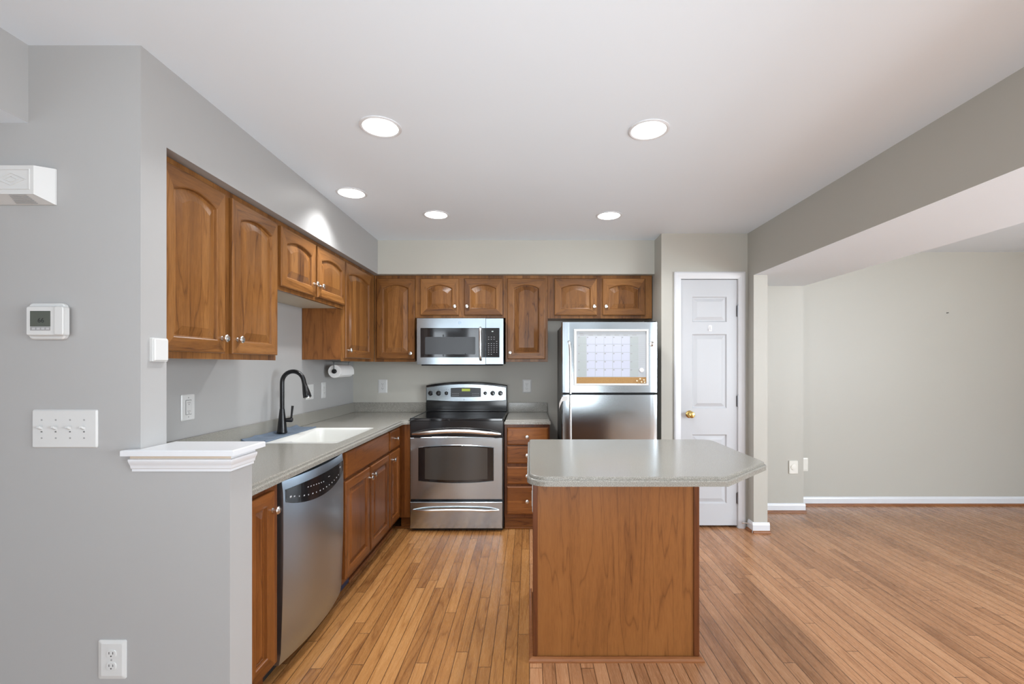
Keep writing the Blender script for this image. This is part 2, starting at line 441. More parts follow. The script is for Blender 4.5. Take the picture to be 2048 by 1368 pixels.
# baseboards with shoe moulding
def baseboard(name, mp, u0, u1, shoe_axis='x'):
    bm = nb()
    prof = [(0, 0), (.013, 0), (.013, .062), (.009, .074), (.004, .082), (0, .082)]
    A = loopv(bm, [mp(u0, v, w) for w, v in prof]); B = loopv(bm, [mp(u1, v, w) for w, v in prof])
    bridge(bm, A, B); bm.faces.new(A); bm.faces.new(list(reversed(B)))
    s = [(.0131, 0), (.030, 0), (.030, .006), (.026, .014), (.0131, .019)]
    A = loopv(bm, [mp(u0, v, w) for w, v in s]); B = loopv(bm, [mp(u1, v, w) for w, v in s])
    fs = bridge(bm, A, B); fs.append(bm.faces.new(A)); fs.append(bm.faces.new(list(reversed(B))))
    for f in fs: f.material_index = 1
    return struct(name, bm, ['trim', 'shoe'])
baseboard('baseboard_stub', onY(3.654), 1.787, 1.924)
baseboard('baseboard_stub_side', onXn(1.80), 3.656, 3.735)
baseboard('baseboard_chase', onY(4.165), 1.911, 2.520)
baseboard('baseboard_dining', onY(4.37), 2.507, 5.6)
baseboard('baseboard_pantry', onY(3.756), 1.088, 1.188)

# half wall cap (ledge with crown moulding)
bm = nb()
P = [(-1.361, 1.512), (-.985, 1.512), (-.985, 1.698), (XS+.0005, 1.698), (XS+.0005, YN-.0005), (-1.361, YN-.0005)]
P2 = poly_offset(P, .003)
stack(bm, [[(*q, 1.0415) for q in P], [(*q, 1.058) for q in P], [(*q, 1.0605) for q in P2]])
prof = [(.0, .985), (.006, .985), (.006, .993), (.010, .996), (.012, 1.006), (.017, 1.016), (.019, 1.022), (.019, 1.028), (.012, 1.030), (.012, 1.0414), (0, 1.0414)]
cols = []
xl, xr, yf, yb = -1.343, -1.0165, YN-.0005, 1.6685
rings = []
for off, z in prof:
    rings.append(loopv(bm, [(xl-off*.2, yf, z), (xl-off*.2, yf-off, z), (xr+off, yf-off, z), (xr+off, yb, z)]))
for i, (a, b_) in enumerate(zip(rings, rings[1:])):
    for k in range(3):
        f = bm.faces.new((a[k], a[k+1], b_[k+1], b_[k]))
        if i == 8 and k == 1: f.material_index = 1
ob = struct('trim_1', bm, ['trim', 'tan'])

# pantry door -------------------------------------------------------------
d = bpy.data.objects.new('door_1', None); COL.objects.link(d); d.location = (1.483, 3.756, 0); d['_o'] = (1.483, 3.756, 0); d['kind'] = 'structure'
YD = 3.762; mp = onY(YD)
bm = nb(); DL, DR, DB, DT = 1.2512, 1.7160, .020, 2.050
def face_with_holes(bm, mp, outer, holes, w):
    es = []
    allv = []
    for lp in [outer]+holes:
        vs = loopv(bm, [mp(u, v, w) for u, v in lp]); allv.append(vs)
        for i in range(len(vs)): es.append(bm.edges.new((vs[i], vs[(i+1) % len(vs)])))
    bmesh.ops.triangle_fill(bm, edges=es, use_beauty=True)
    return allv
def rp(u0, u1, v0, v1): return [(u0, v0), (u1, v0), (u1, v1), (u0, v1)]
pan = [(1.344, 1.630, 1.70, 1.91), (1.344, 1.630, .987, 1.60), (1.344, 1.630, .20, .77)]
vs = face_with_holes(bm, mp, rp(DL, DR, DB, DT), [rp(*q) for q in pan], 0)
back = loopv(bm, [mp(u, v, -.035) for u, v in rp(DL, DR, DB, DT)]); bridge(bm, vs[0], back); bm.faces.new(back)
for q, hv in zip(pan, vs[1:]):
    u0, u1, v0, v1 = q
    prev = hv
    for ins, w in ((.009, -.010), (.016, -.010), (.042, -.001)):
        cur = loopv(bm, [mp(u, v, w) for u, v in rp(u0+ins, u1-ins, v0+ins, v1-ins)])
        bridge(bm, prev, cur); prev = cur
    bm.faces.new(prev)
obj('door_leaf', bm, 'door', d)
bm = nb()
cprof = [(0, .0), (0, .014), (.012, .018), (.030, .015), (.048, .010), (.056, .008), (.056, 0)]  # inset outwards, thickness
def casing(bm):
    iL, iR, iT = 1.2475, 1.7200, 2.0555
    rings = []
    for o_, t in cprof:
        o2 = .056-o_
        rings.append(loopv(bm, [(iL-o2, 3.756-t, 0), (iL-o2, 3.756-t, iT+o2), (iR+o2, 3.756-t, iT+o2), (iR+o2, 3.756-t, 0)]))
    for a, b_ in zip(rings, rings[1:]): bridge(bm, a, b_, closed=False)
casing(bm); obj('door_casing', bm, 'trim', d)
bm = nb(); box(bm, 1.2476, 1.2505, 3.758, 3.86, .0, 2.0575); box(bm, 1.7168, 1.7197, 3.758, 3.86, 0, 2.0575); box(bm, 1.2505, 1.7168, 3.758, 3.86, 2.0545, 2.0577)
obj('door_jamb', bm, 'trim', d)
for z in (1.79, 1.046, .245):
    bm = nb(); tube(bm, [(1.7175, 3.752, z-.045), (1.7175, 3.752, z+.045)], .0055, 10); box(bm, 1.709, 1.7165, 3.7595, 3.762, z-.044, z+.044)
    tube(bm, [(1.7175, 3.752, z+.045), (1.7175, 3.752, z+.052)], .004, 8)
    obj('door_hinge', bm, 'steelhinge', d, smooth=True)
bm = nb(); kb = (1.3215, 3.7615, .938)
lathe(bm, kb, (0, -1, 0), [(0, .031), (.004, .031), (.008, .024), (.010, .012), (.030, .011), (.036, .018), (.044, .026), (.054, .0275), (.062, .024), (.066, .014), (.067, 0)], 28)
obj('door_knob', bm, 'brass', d, smooth=True)
# small clear adhesive hook on the door
bm = nb(); hx, hz = 1.4930, 1.652; mp = onY(3.7619)
rplate(bm, mp, hx-.014, hx+.014, hz-.028, hz+.022, 0, .003, .006, .001)
tube(bm, smoothpath([(hx, 3.757, hz+.012), (hx, 3.752, hz-.005), (hx, 3.744, hz-.022), (hx, 3.738, hz-.014)], 5), .0035, 8)
tag(obj('adhesive_hook', bm, 'magnet', smooth=True), 'small white adhesive hook stuck between the upper panels of the pantry door', 'hook')
# spring door stop
bm = nb(); tube(bm, [(1.787, 3.706, .055), (1.745, 3.712, .058)], .0045, 10); tube(bm, [(1.745, 3.712, .058), (1.733, 3.714, .058)], .008, 12)
tag(obj('door_stop', bm, 'nickel', smooth=True), 'thin metal spring door stop on the baseboard beside the pantry door', 'door stop')

# ------------------------------------------------------------------ cabinets
def knob(parent, base, axis):
    bm = nb()
    lathe(bm, base, axis, [(0, .0095), (.002, .0095), (.004, .0055), (.014, .005), (.018, .010), (.021, .0155), (.025, .016), (.028, .0135), (.030, .006), (.0302, 0)], 20)
    return obj('knob', bm, 'nickel', parent, origin=base, smooth=True)
def panel_door(parent, mp, u0, u1, v0, v1, mats, rise=.03, t=.019, stile=.054, rail=.054, bevel=.036, origin=None, name='door'):
    """mats: (vertical grain, horizontal grain)"""
    bm = nb(); n = 10
    Lo = [rectloop(mp, u0, u1, v0, v1, 0, n), rectloop(mp, u0, u1, v0, v1, t-.005, n), rectloop(mp, u0+.002, u1-.002, v0+.002, v1-.002, t-.002, n), rectloop(mp, u0+.006, u1-.006, v0+.006, v1-.006, t, n)]
    a0, a1, b0, b1 = u0+stile, u1-stile, v0+rail, v1-rail-rise
    def al(i, w): return archloop(mp, a0+i, a1-i, b0+i, b1-i, rise, w, n)
    Lo += [al(0, t), al(.004, t-.002), al(.007, t-.012), al(.010, t-.013), al(.011+bevel, t-.0025), al(.013+bevel, t-.0025)]
    V = [loopv(bm, l) for l in Lo]
    for i, (A, B) in enumerate(zip(V, V[1:])):
        fs = bridge(bm, A, B)
        if i <= 5:
            for k, f in enumerate(fs):
                sec = k//n
                horiz = sec in (0, 2)
                if i == 3 and horiz:
                    kk = k % n
                    horiz = True
                f.material_index = 1 if horiz else 0
    bm.faces.new(V[0]); f = bm.faces.new(list(reversed(V[-1]))); f.material_index = 0
    # straight joint lines between stiles and rails
    ob = obj(name, bm, mats, parent)
    return ob
def slab_front(parent, mp, u0, u1, v0, v1, mat, t=.019, name='drawer'):
    bm = nb()
    stack(bm, [rectloop(mp, u0, u1, v0, v1, 0), rectloop(mp, u0, u1, v0, v1, t-.007), rectloop(mp, u0+.003, u1-.003, v0+.003, v1-.003, t-.005), rectloop(mp, u0+.010, u1-.010, v0+.010, v1-.010, t)])
    return obj(name, bm, mat, parent)

# --- upper cabinets, back wall
FY, FX = 4.015, -1.369   # face frame fronts
UT = 2.134
WV, WH, WL = 'wz', 'wx', 'wy'
def upper_back(name, label, x0, x1, zb, doors, knobs, wide_left=0, group=None):
    t = thing(name, label, 'cabinet', ((x0+x1)/2, 4.17, zb), group)
    bm = nb(); box(bm, x0+.001, x1-.001, FY+.02, YB-.002, zb+.008, UT-.001); obj('cabinet_box', bm, 'lam', t)
    bm = nb(); box(bm, x0+.0006, x1-.0006, FY, FY+.0199, zb, UT, bev=.0012); obj('face_frame', bm, 'wz', t)
    for (a, b, v0, v1), kn in zip(doors, knobs):
        dd = panel_door(t, onY(FY-.0005), a, b, v0, v1, [WV, WH])
        if kn: knob(dd, (kn[0], FY-.0195, kn[1]), (0, -1, 0))
    return t
S = 227.8
def bx(px): return (px-1059)/S
ZT = 2.106
upper_back('wall_cabinet', 'tall narrow wall cabinet in the corner left of the microwave, knob at lower right', -1.367, -1.007, 1.373, [(bx(752.6), bx(829.4), 1.397, ZT)], [(bx(822.3), 1.3975+.05)], group='wall cabinets with arched panel doors')
upper_back('wall_cabinet', 'short two door wall cabinet directly above the microwave', -1.007, -.212, 1.76, [(bx(840.5), bx(917.3), 1.782, ZT), (bx(928), bx(1005), 1.782, ZT)], [(bx(909.8), 1.857), (bx(934.2), 1.857)], group='wall cabinets with arched panel doors')
upper_back('wall_cabinet', 'tall narrow wall cabinet between microwave and fridge, knob at lower left', -.212, .161, 1.373, [(bx(1014.8), bx(1090.7), 1.397, ZT)], [(bx(1020.3), 1.452)], group='wall cabinets with arched panel doors')
upper_back('wall_cabinet', 'short two door wall cabinet above the fridge', .161, 1.081, 1.755, [(bx(1109.2), bx(1194), 1.782, ZT), (bx(1205.3), bx(1290.8), 1.782, ZT)], [(bx(1188.3), 1.857), (bx(1211.8), 1.857)], group='wall cabinets with arched panel doors')
def upper_left(name, label, y0, y1, zb, doors, knobs, under=False):
    t = thing(name, label, 'cabinet', (-1.52, (y0+y1)/2, zb), 'wall cabinets with arched panel doors')
    bm = nb(); box(bm, XW+.002, FX-.02, y0+.001, y1-.001, zb+.012, UT-.001); obj('cabinet_box', bm, 'lam', t)
    bm = nb(); box(bm, FX-.0199, FX, y0+.0006, y1-.0006, zb, UT, bev=.0012); obj('face_frame', bm, 'wz', t)
    if under:
        bm = nb(); box(bm, XW+.003, FX-.0205, y0+.002, y1-.002, zb+.007, zb+.0118); obj('bottom_panel', bm, 'pale', t)
    for (a, b, v0, v1), kn in zip(doors, knobs):
        dd = panel_door(t, onX(FX+.0005), a, b, v0, v1, [WV, WL])
        if kn: knob(dd, (FX+.0195, kn[0], kn[1]), (1, 0, 0))
    return t
upper_left('wall_cabinet', 'tall two door wall cabinet nearest the white ledge, left of the sink', 1.662, 2.455, 1.370, [(1.672, 2.024, 1.397, ZT), (2.072, 2.442, 1.397, ZT)], [(1.996, 1.462), (2.102, 1.462)])
upper_left('wall_cabinet', 'short two door wall cabinet above the sink with a pale underside', 2.455, 3.345, 1.755, [(2.480, 2.882, 1.777, ZT), (2.905, 3.337, 1.777, ZT)], [(2.853, 1.852), (2.936, 1.852)], True)
upper_left('wall_cabinet', 'tall one door wall cabinet above the paper towel, its side panel facing the sink', 3.345, 4.013, 1.373, [(3.352, 3.897, 1.397, ZT)], [(3.390, 1.455)])

# --- base cabinets
BX = -1.06    # left run face frame
BYF = 3.715   # back run face frame
BT = .862
def base_left(label, y0, y1, parts, body_top=.86, extra=None, name='base_cabinet'):
    t = thing(name, label, 'cabinet', (-1.36, (y0+y1)/2, 0), 'base cabinets')
    bm = nb(); box(bm, XW+.002, BX-.0202, y0+.001, y1-.001, .10, body_top); obj('cabinet_box', bm, 'lam', t)
    bm = nb(); box(bm, BX-.02, BX, y0+.0006, y1-.0006, .10, BT, bev=.0012); obj('face_frame', bm, 'bframe', t)
    bm = nb(); box(bm, XW+.002, BX-.06, y0+.001, y1-.001, 0, .0995); obj('toe_kick', bm, 'wdark', t)
    for kind, a, b, v0, v1, kn in parts:
        if kind == 'door': dd = panel_door(t, onX(BX+.0005), a, b, v0, v1, ['bz', 'by'], rise=0, stile=.05, rail=.05, bevel=.026)
        else: dd = slab_front(t, onX(BX+.0005), a, b, v0, v1, 'by', name=kind)
        if kn: knob(dd, (BX+.0195, kn[0], kn[1]), (1, 0, 0))
    return t
base_left('narrow one door base cabinet between the half wall and the dishwasher', 1.672, 1.912, [('door', 1.68, 1.862, .125, .832, (1.842, .757))])
t = base_left('two door sink base cabinet with a false drawer front, right of the dishwasher', 2.572, 3.392,
    [('false_front', 2.59, 3.378, .697, .845, None), ('door', 2.582, 2.972, .128, .680, (2.955, .612)), ('door', 2.992, 3.378, .128, .680, (3.018, .620))], .70)
bm = nb(); box(bm, BX-.0599, BX-.052, 2.576, 2.80, .012, .099); obj('kick_patch', bm, 'bluetape', t)
base_left('narrow corner base cabinet with one drawer above one door', 3.392, 3.713, [('drawer', 3.402, 3.660, .697, .845, (3.53, .775)), ('door', 3.402, 3.660, .128, .680, (3.455, .625))])
# corner filler facing the room, left of the stove
t = thing('filler_panel', 'dark cherry filler panel between the corner cabinet and the stove', 'panel', (-1.01, 3.74, 0))
bm = nb(); box(bm, BX+.0003, -.9715, BYF, BYF+.02, .10, BT); obj('panel', bm, 'bz', t)
bm = nb(); box(bm, BX+.0003, -.9715, BYF+.045, BYF+.06, .0, .0995); box(bm, BX-.05, -.9715, BYF+.030, BYF+.0448, 0, .016, bev=.004); obj('toe_kick', bm, 'bx', t)
# shoe moulding along left run
bm = nb(); box(bm, BX-.0598, BX-.046, 2.802, 3.70, 0, .018, bev=.005); struct('trim_2', bm, 'shoe')
# drawer base right of stove
t = thing('base_cabinet', 'four drawer base cabinet between the stove and the fridge', 'cabinet', (-.02, 4.0, 0), 'base cabinets')
bm = nb(); box(bm, -.203, .164, BYF+.0202, YB-.002, .10, .86); obj('cabinet_box', bm, 'wdark', t)
bm = nb(); box(bm, -.204, .165, BYF, BYF+.02, .10, BT, bev=.0012); obj('face_frame', bm, 'bframe', t)
bm = nb(); box(bm, -.204, .165, BYF+.03, BYF+.045, 0, .0995); box(bm, -.204, .165, BYF+.018, BYF+.0298, 0, .016, bev=.004); obj('toe_kick', bm, 'bx', t)
for v0, v1, kz in ((.694, .836, .762), (.543, .684, .613), (.376, .517, .447), (.129, .358, .240)):
    dd = slab_front(t, onY(BYF-.0005), -.184, .151, v0, v1, 'bx')
    knob(dd, (-.019, BYF-.0195, kz), (0, -1, 0))

# ------------------------------------------------------------------ counters
def counter_edge(bm, P, z0=.8635, zt=.900, hole=None):
    lv = [(0, z0), (.0, .8815), (.0025, .8855), (.0045, .8865), (.0095, .8868), (.0095, .8945), (.0115, .8985), (.015, zt)]
    L = [loopv(bm, [(*q, z) for q in (poly_offset(P, d_) if d_ else P)]) for d_, z in lv]
    for a, b_ in zip(L, L[1:]): bridge(bm, a, b_)
    bm.faces.new(L[0]) if hole is None else None
    if hole is None: bm.faces.new(list(reversed(L[-1])))
    else:
        for lp, z in ((L[-1], zt), (L[0], z0)):
            hv = loopv(bm, [(*q, z) for q in hole])
            es = [bm.edges.get((lp[i], lp[(i+1) % len(lp)])) for i in range(len(lp))]
            es += [bm.edges.new((hv[i], hv[(i+1) % len(hv)])) for i in range(len(hv))]
            bmesh.ops.triangle_fill(bm, edges=es, use_beauty=True)
            if z == zt: top = hv
            else: bot = hv
        bridge(bm, top, bot)
SK = [(-1.545, 2.585), (-1.098, 2.585), (-1.098, 3.235), (-1.545, 3.235)]
hole = fillet(SK, .03, 4)
P = fillet([(XW+.002, 1.671), (-1.02, 1.671), (-1.02, 3.688), (-.9705, 3.688), (-.9705, YB-.002), (XW+.002, YB-.002)], [0, 0, .035, 0, 0, 0], 8)
bm = nb(); counter_edge(bm, P, hole=hole)
t = thing('countertop', 'long L shaped speckled grey countertop along the left wall', 'countertop', (-1.35, 3.0, .8635))
obj('worktop', bm, 'counter', t)
bm = nb(); box(bm, XW+.001, XW+.019, 1.671, YB-.02, .9003, .990, bev=.002); box(bm, XW+.001, -.981, YB-.019, YB-.001, .9003, .990, bev=.002)
obj('backsplash', bm, 'counter', t)
bm = nb(); P = [(-.2045, 3.688), (.172, 3.688), (.172, YB-.002), (-.2045, YB-.002)]
counter_edge(bm, P)
t = thing('countertop', 'short speckled grey countertop over the drawers between stove and fridge', 'countertop', (-.02, 4.0, .8635))
obj('worktop', bm, 'counter', t)
bm = nb(); box(bm, -.200, .168, YB-.019, YB-.001, .9003, .990, bev=.002); obj('backsplash', bm, 'counter', t)

# sink
t = thing('kitchen_sink', 'white undermount kitchen sink set into the long countertop', 'sink', (-1.32, 2.9, .72))
bm = nb()
rim = poly_offset(hole, .0006)
bowl = fillet([(-1.385, 2.625), (-1.108, 2.625), (-1.112, 3.215), (-1.50, 3.215)], .05, 6)
n0 = loopv(bm, [(*q, .8995) for q in rim]); b0 = loopv(bm, [(*q, .8995) for q in bowl])
es = [bm.edges.new((n0[i], n0[(i+1) % len(n0)])) for i in range(len(n0))]+[bm.edges.new((b0[i], b0[(i+1) % len(b0)])) for i in range(len(b0))]
bmesh.ops.triangle_fill(bm, edges=es, use_beauty=True)
prev = b0
for ins, z in ((.004, .896), (.008, .885), (.014, .77), (.022, .742), (.045, .726)):
    cur = loopv(bm, [(*q, z) for q in poly_offset(bowl, ins)]); bridge(bm, prev, cur); prev = cur
bm.faces.new(prev)
dn = loopv(bm, [(*q, .87) for q in rim]); bridge(bm, n0, dn)
obj('basin', bm, 'sink', t, smooth=True, sharp=50)
bm = nb(); lathe(bm, (-1.27, 2.95, .7262), (0, 0, 1), [(0, .04), (.003, .04), (.004, .03), (.001, .028), (.001, 0)], 20); obj('drain', bm, 'nickel', t, smooth=True)

# faucet mat: curved tray with raised ends
bm = nb()
U, V = 30, 10
mx0, mx1, my0, my1 = -1.650, -1.512, 2.605, 3.225
def mz(u, v):
    e = max(0, abs(u-.5)*2-.80)/.2; ev = abs(v-.5)*2
    z = .9035 + .004*e + .006*(ev**6) + .005*max(0, math.cos((u-.5)*math.pi*7))*(.12 < abs(u-.5) < .33)
    if v < .18: z += .008*(.18-v)/.18
    return z
g = [[bm.verts.new((mx0+(mx1-mx0)*j/V, my0+(my1-my0)*i/U, mz(i/U, j/V))) for j in range(V+1)] for i in range(U+1)]
gb = [[bm.verts.new((mx0+(mx1-mx0)*j/V, my0+(my1-my0)*i/U, .9008)) for j in range(V+1)] for i in range(U+1)]
for i in range(U):
    for j in range(V):
        bm.faces.new((g[i][j], g[i][j+1], g[i+1][j+1], g[i+1][j])); bm.faces.new((gb[i][j], gb[i+1][j], gb[i+1][j+1], gb[i][j+1]))
for i in range(U):
    bm.faces.new((g[i][0], g[i+1][0], gb[i+1][0], gb[i][0])); bm.faces.new((g[i][V], gb[i][V], gb[i+1][V], g[i+1][V]))
for j in range(V):
    bm.faces.new((g[0][j], gb[0][j], gb[0][j+1], g[0][j+1])); bm.faces.new((g[U][j], g[U][j+1], gb[U][j+1], gb[U][j]))
tag(obj('faucet_mat', bm, 'mat', smooth=True, sharp=60), 'slate blue rubber splash mat lying around the faucet base', 'mat')

# faucet
fx, fy = -1.590, 2.925
t = thing('kitchen_faucet', 'tall black gooseneck pull-down faucet behind the sink', 'faucet', (fx, fy, .909))
bm = nb(); lathe(bm, (fx, fy, .9085), (0, 0, 1), [(0, .030), (.004, .031), (.012, .029), (.05, .0255), (.10, .0205), (.145, .0155), (.155, .0145), (.157, .012)], 28)
obj('faucet_base', bm, 'blackm', t, smooth=True)
bm = nb()
pts = [(fx, fy, 1.063), (fx, fy, 1.15), (fx, fy, 1.225)]
rad_ = .068; cx = fx+rad_
for k in range(1, 13):
    a = math.pi-k*math.pi*.90/12
    pts.append((cx+rad_*math.cos(a), fy+.0006*k, 1.232+rad_*1.05*math.sin(a)))
pts.append((pts[-1][0]+.005, pts[-1][1], pts[-1][2]-.022))
pts = smoothpath(pts, 3)
tube(bm, pts, .0133, 18); obj('spout', bm, 'blackm', t, smooth=True)
e = Vector(pts[-1]); dr = (Vector(pts[-1])-Vector(pts[-3])).normalized(); dr = (dr+Vector((.02, 0, 0))).normalized()
bm = nb(); lathe(bm, e-dr*.004, dr, [(0, .0135), (.012, .0138), (.03, .0165), (.075, .0235), (.098, .0255), (.102, .0245)], 24); hd = obj('spray_head', bm, 'black', t, smooth=True)
bm = nb(); lathe(bm, e+dr*.0975, dr, [(0, .021), (.004, .0205), (.007, .018), (.0072, 0)], 20); obj('nozzle', bm, 'nickel', hd, smooth=True)
bm = nb(); lathe(bm, (fx+.018, fy+.012, .990), (.85, .5, 0), [(0, .013), (.012, .014), (.026, .016), (.036, .0155), (.041, .010), (.042, 0)], 20)
tube(bm, [(fx+.044, fy+.028, .995), (fx+.047, fy+.030, 1.035), (fx+.051, fy+.032, 1.080)], [.0055, .006, .0075], 12)
obj('handle', bm, 'blackm', t, smooth=True)

# paper towel and holder
py0, py1, pxx, pzz = 3.675, 3.950, -1.575, 1.294
bm = nb()
prof = [(0, .019), (0, .050), (.003, .053), (py1-py0-.003, .053), (py1-py0, .050), (py1-py0, .019)]
seg = 32; rings = []
for d_, r in prof: rings.append(loopv(bm, [(pxx+r*math.cos(2*math.pi*k/seg), py0+d_, pzz+r*math.sin(2*math.pi*k/seg)) for k in range(seg)]))
for a, b_ in zip(rings, rings[1:]+rings[:1]): bridge(bm, a, b_)
box(bm, pxx+.0515, pxx+.0535, py0+.002, py1-.002, pzz-.030, pzz+.004)
tag(obj('paper_towel_roll', bm, 'paper', smooth=True), 'white paper towel roll hanging below the corner wall cabinet', 'paper towel')
bm = nb(); tube(bm, [(pxx, py0-.012, pzz), (pxx, py1+.015, pzz)], .006, 10)
lathe(bm, (pxx, py0-.003, pzz), (0, -1, 0), [(0, .0185), (.006, .0185), (.009, .014), (.010, 0)], 20)
tube(bm, smoothpath([(pxx, py0-.009, pzz), (pxx, py0-.011, pzz+.03), (pxx, py0-.010, 1.3715)], 4), .0035, 10)
tube(bm, [(pxx, py1+.014, pzz), (pxx, py1+.014, 1.3715)], .0035, 10); box(bm, pxx-.012, pxx+.012, py0-.02, py1+.02, 1.3695, 1.3725)
tag(obj('paper_towel_holder', bm, 'blackm', smooth=True), 'black wire holder carrying the paper towel roll', 'holder')

# ------------------------------------------------------------------ stove
SY = 3.668
def sx(px): return (px-1059)/(910/SY)
def sz(py): return CAM_H-(py-730)/(910/SY)
t = thing('electric_range', 'freestanding stainless steel stove with black glass cooktop and oven window', 'stove', (-.59, 3.95, 0))
xl, xr = -.9685, -.2065
bm = nb(); box(bm, xl+.003, xr-.003, SY+.034, 4.30, .03, .895); obj('stove_body', bm, 'black', t)
bm = nb(); box(bm, xl+.012, xr-.012, SY+.05, 4.28, 0, .0298); obj('base', bm, 'recess', t)
bm = nb(); stack(bm, [[(x, y, z) for x, y in fillet([(xl, SY+.002), (xr, SY+.002), (xr, 4.235), (xl, 4.235)], [.012, .012, 0, 0], 4)] for z in (.8955, .911)])
obj('cooktop', bm, 'bglass', t)
bm = nb(); # raised front lip and side rims
tube(bm, [(xl+.008, SY+.012, .909), (xr-.008, SY+.012, .909)], .007, 12); tube(bm, [(xl+.006, SY+.012, .909), (xl+.006, 4.23, .909)], .006, 10); tube(bm, [(xr-.006, SY+.012, .909), (xr-.006, 4.23, .909)], .006, 10)
obj('cooktop_rim', bm, 'black', t, smooth=True)
mpS = onY(SY)
bm = nb(); box(bm, xl+.004, xr-.004, SY+.004, SY+.0335, .762, .8945, bev=.004); obj('control_band', bm, 'black', t)
# oven door with arched top and bowed window
n = 16
dx0, dx1 = sx(819.9), sx(1004.6)
def arcl(u0, u1, v0, v1, rt, rb, w): return archloop(mpS, u0, u1, v0, v1, rt, w, n, rb)
bm = nb()
wx0, wx1, wz0, wz1 = sx(837.8), sx(986.3), sz(961), sz(895.5)
L = [arcl(dx0, dx1, .262, .757, .009, 0, -.03), arcl(dx0, dx1, .262, .757, .009, 0, -.003), arcl(dx0+.004, dx1-.004, .266, .753, .009, 0, 0),
     arcl(wx0-.005, wx1+.005, wz0-.005, wz1+.005, .019, .017, 0), arcl(wx0-.002, wx1+.002, wz0-.002, wz1+.002, .019, .017, .003), arcl(wx0, wx1, wz0, wz1, .019, .017, -.004)]
V = [loopv(bm, l) for l in L]
for a, b_ in zip(V, V[1:]): bridge(bm, a, b_)
bm.faces.new(V[0]); bm.faces.new(list(reversed(V[-1])))
od = obj('oven_door', bm, 'steel', t)
bm = nb(); stack(bm, [arcl(wx0+.0004, wx1-.0004, wz0+.0004, wz1-.0004, .019, .017, -.0038), arcl(wx0+.0004, wx1-.0004, wz0+.0004, wz1-.0004, .019, .017, -.002)]); ow = obj('oven_window', bm, 'bglass', t)
bm = nb(); stack(bm, [arcl(sx(849.7), sx(975), wz0+.012, wz1-.004, .014, .010, -.0019), arcl(sx(849.7), sx(975), wz0+.012, wz1-.004, .014, .010, -.0008)]); obj('window_pane', bm, 'oven_glass', ow)
def bow_handle(parent, x0, x1, zend, zmid, r, off, flat=1.0, name='handle', mat='chrome'):
    pts = []; m_ = 18
    for k in range(m_+1):
        s = k/m_; u = x0+(x1-x0)*s; c = 4*s*(1-s)
        ww = off*min(1, c*2.2)
        pts.append((u, SY-.004-ww, zend+(zmid-zend)*c))
    bm = nb(); tube(bm, pts, [r*(.6+.4*min(1, 8*min(k/m_, 1-k/m_))) for k in range(m_+1)], 14, True, flat); return obj(name, bm, mat, parent, smooth=True)
bow_handle(t, sx(825), sx(1001), .789, .818, .013, .040, 1.2, 'oven_handle')
bm = nb(); stack(bm, [arcl(dx0, dx1, .026, .240, 0, 0, -.03), arcl(dx0, dx1, .026, .240, 0, 0, -.003), arcl(dx0+.004, dx1-.004, .030, .236, 0, 0, 0)]); dr_ = obj('storage_drawer', bm, 'steel', t)
bow_handle(dr_, sx(826), sx(998), .176, .187, .011, .034, .9, 'drawer_handle')
# backguard
GY = 4.252; gs = 910/GY
def gx(px): return (px-1059)/gs
def gz(py): return CAM_H-(py-730)/gs
mpG = onY(GY)
def gl(u0, u1, v0, v1, rt, w, rb=0): return archloop(mpG, u0, u1, v0, v1, rt, w, n, rb)
bm = nb(); stack(bm, [gl(xl+.002, xr-.002, .9115, gz(771), gz(764)-gz(771), -.05), gl(xl+.002, xr-.002, .9115, gz(771), gz(764)-gz(771), -.006), gl(xl+.008, xr-.008, .9115, gz(772.3), gz(765)-gz(772), 0)])
box(bm, xl+.01, xr-.01, GY-.018, GY-.0005, .9115, .935, bev=.004)
bg = obj('backguard', bm, 'black', t)
bm = nb(); u0, u1 = xl+.008, xr-.012
stack(bm, [gl(u0, u1, gz(800.5), gz(774), .031, .0002, .012), gl(u0, u1, gz(800.5), gz(774), .031, .006, .012), gl(u0+.004, u1-.004, gz(799.7), gz(775), .031, .009, .012)])
cp = obj('control_panel', bm, 'steel', t)
bm = nb(); stack(bm, [gl(gx(901.9), gx(962), gz(793.5), gz(776), .004, .0092, .003), gl(gx(901.9), gx(962), gz(793.5), gz(776), .004, .012, .003)])
tp = obj('touch_panel', bm, 'lcd', t); tp.data.materials[0] = plain('charcoal_touch_panel', (.045, .047, .052), .3)
bm = nb(); plate(bm, mpG, gx(924), gx(940.6), gz(782.3), gz(777.3), .0121, .0128, ease=.0003); obj('clock_display', bm, 'green', tp)
bm = nb()
for k in range(5):
    for r_ in range(2):
        for s0 in (904.5, 944.5):
            bm = nb(); plate(bm, mpG, gx(s0+k*3.0), gx(s0+k*3.0+1.6), gz(786.5+r_*3.6+.8), gz(786.5+r_*3.6), .0121, .0124, ease=.0001); obj('touch_button', bm, 'ink', tp)
for px, rr_ in ((861.6, .0225), (877.5, .0235), (893.2, .0175), (970.7, .0165), (985.6, .0225), (1001, .0225)):
    bm = nb(); c = (gx(px), GY-.0092, gz(786.3))
    lathe(bm, c, (0, -1, 0), [(0, rr_), (.003, rr_), (.006, rr_*.86), (.016, rr_*.80), (.019, rr_*.72), (.020, 0)], 24)
    box(bm, c[0]-.003, c[0]+.003, GY-.034, GY-.028, c[2]-rr_*.75, c[2]+rr_*.75, bev=.001)
    obj('burner_knob', bm, 'black', cp, origin=c, smooth=True)
bm = nb()
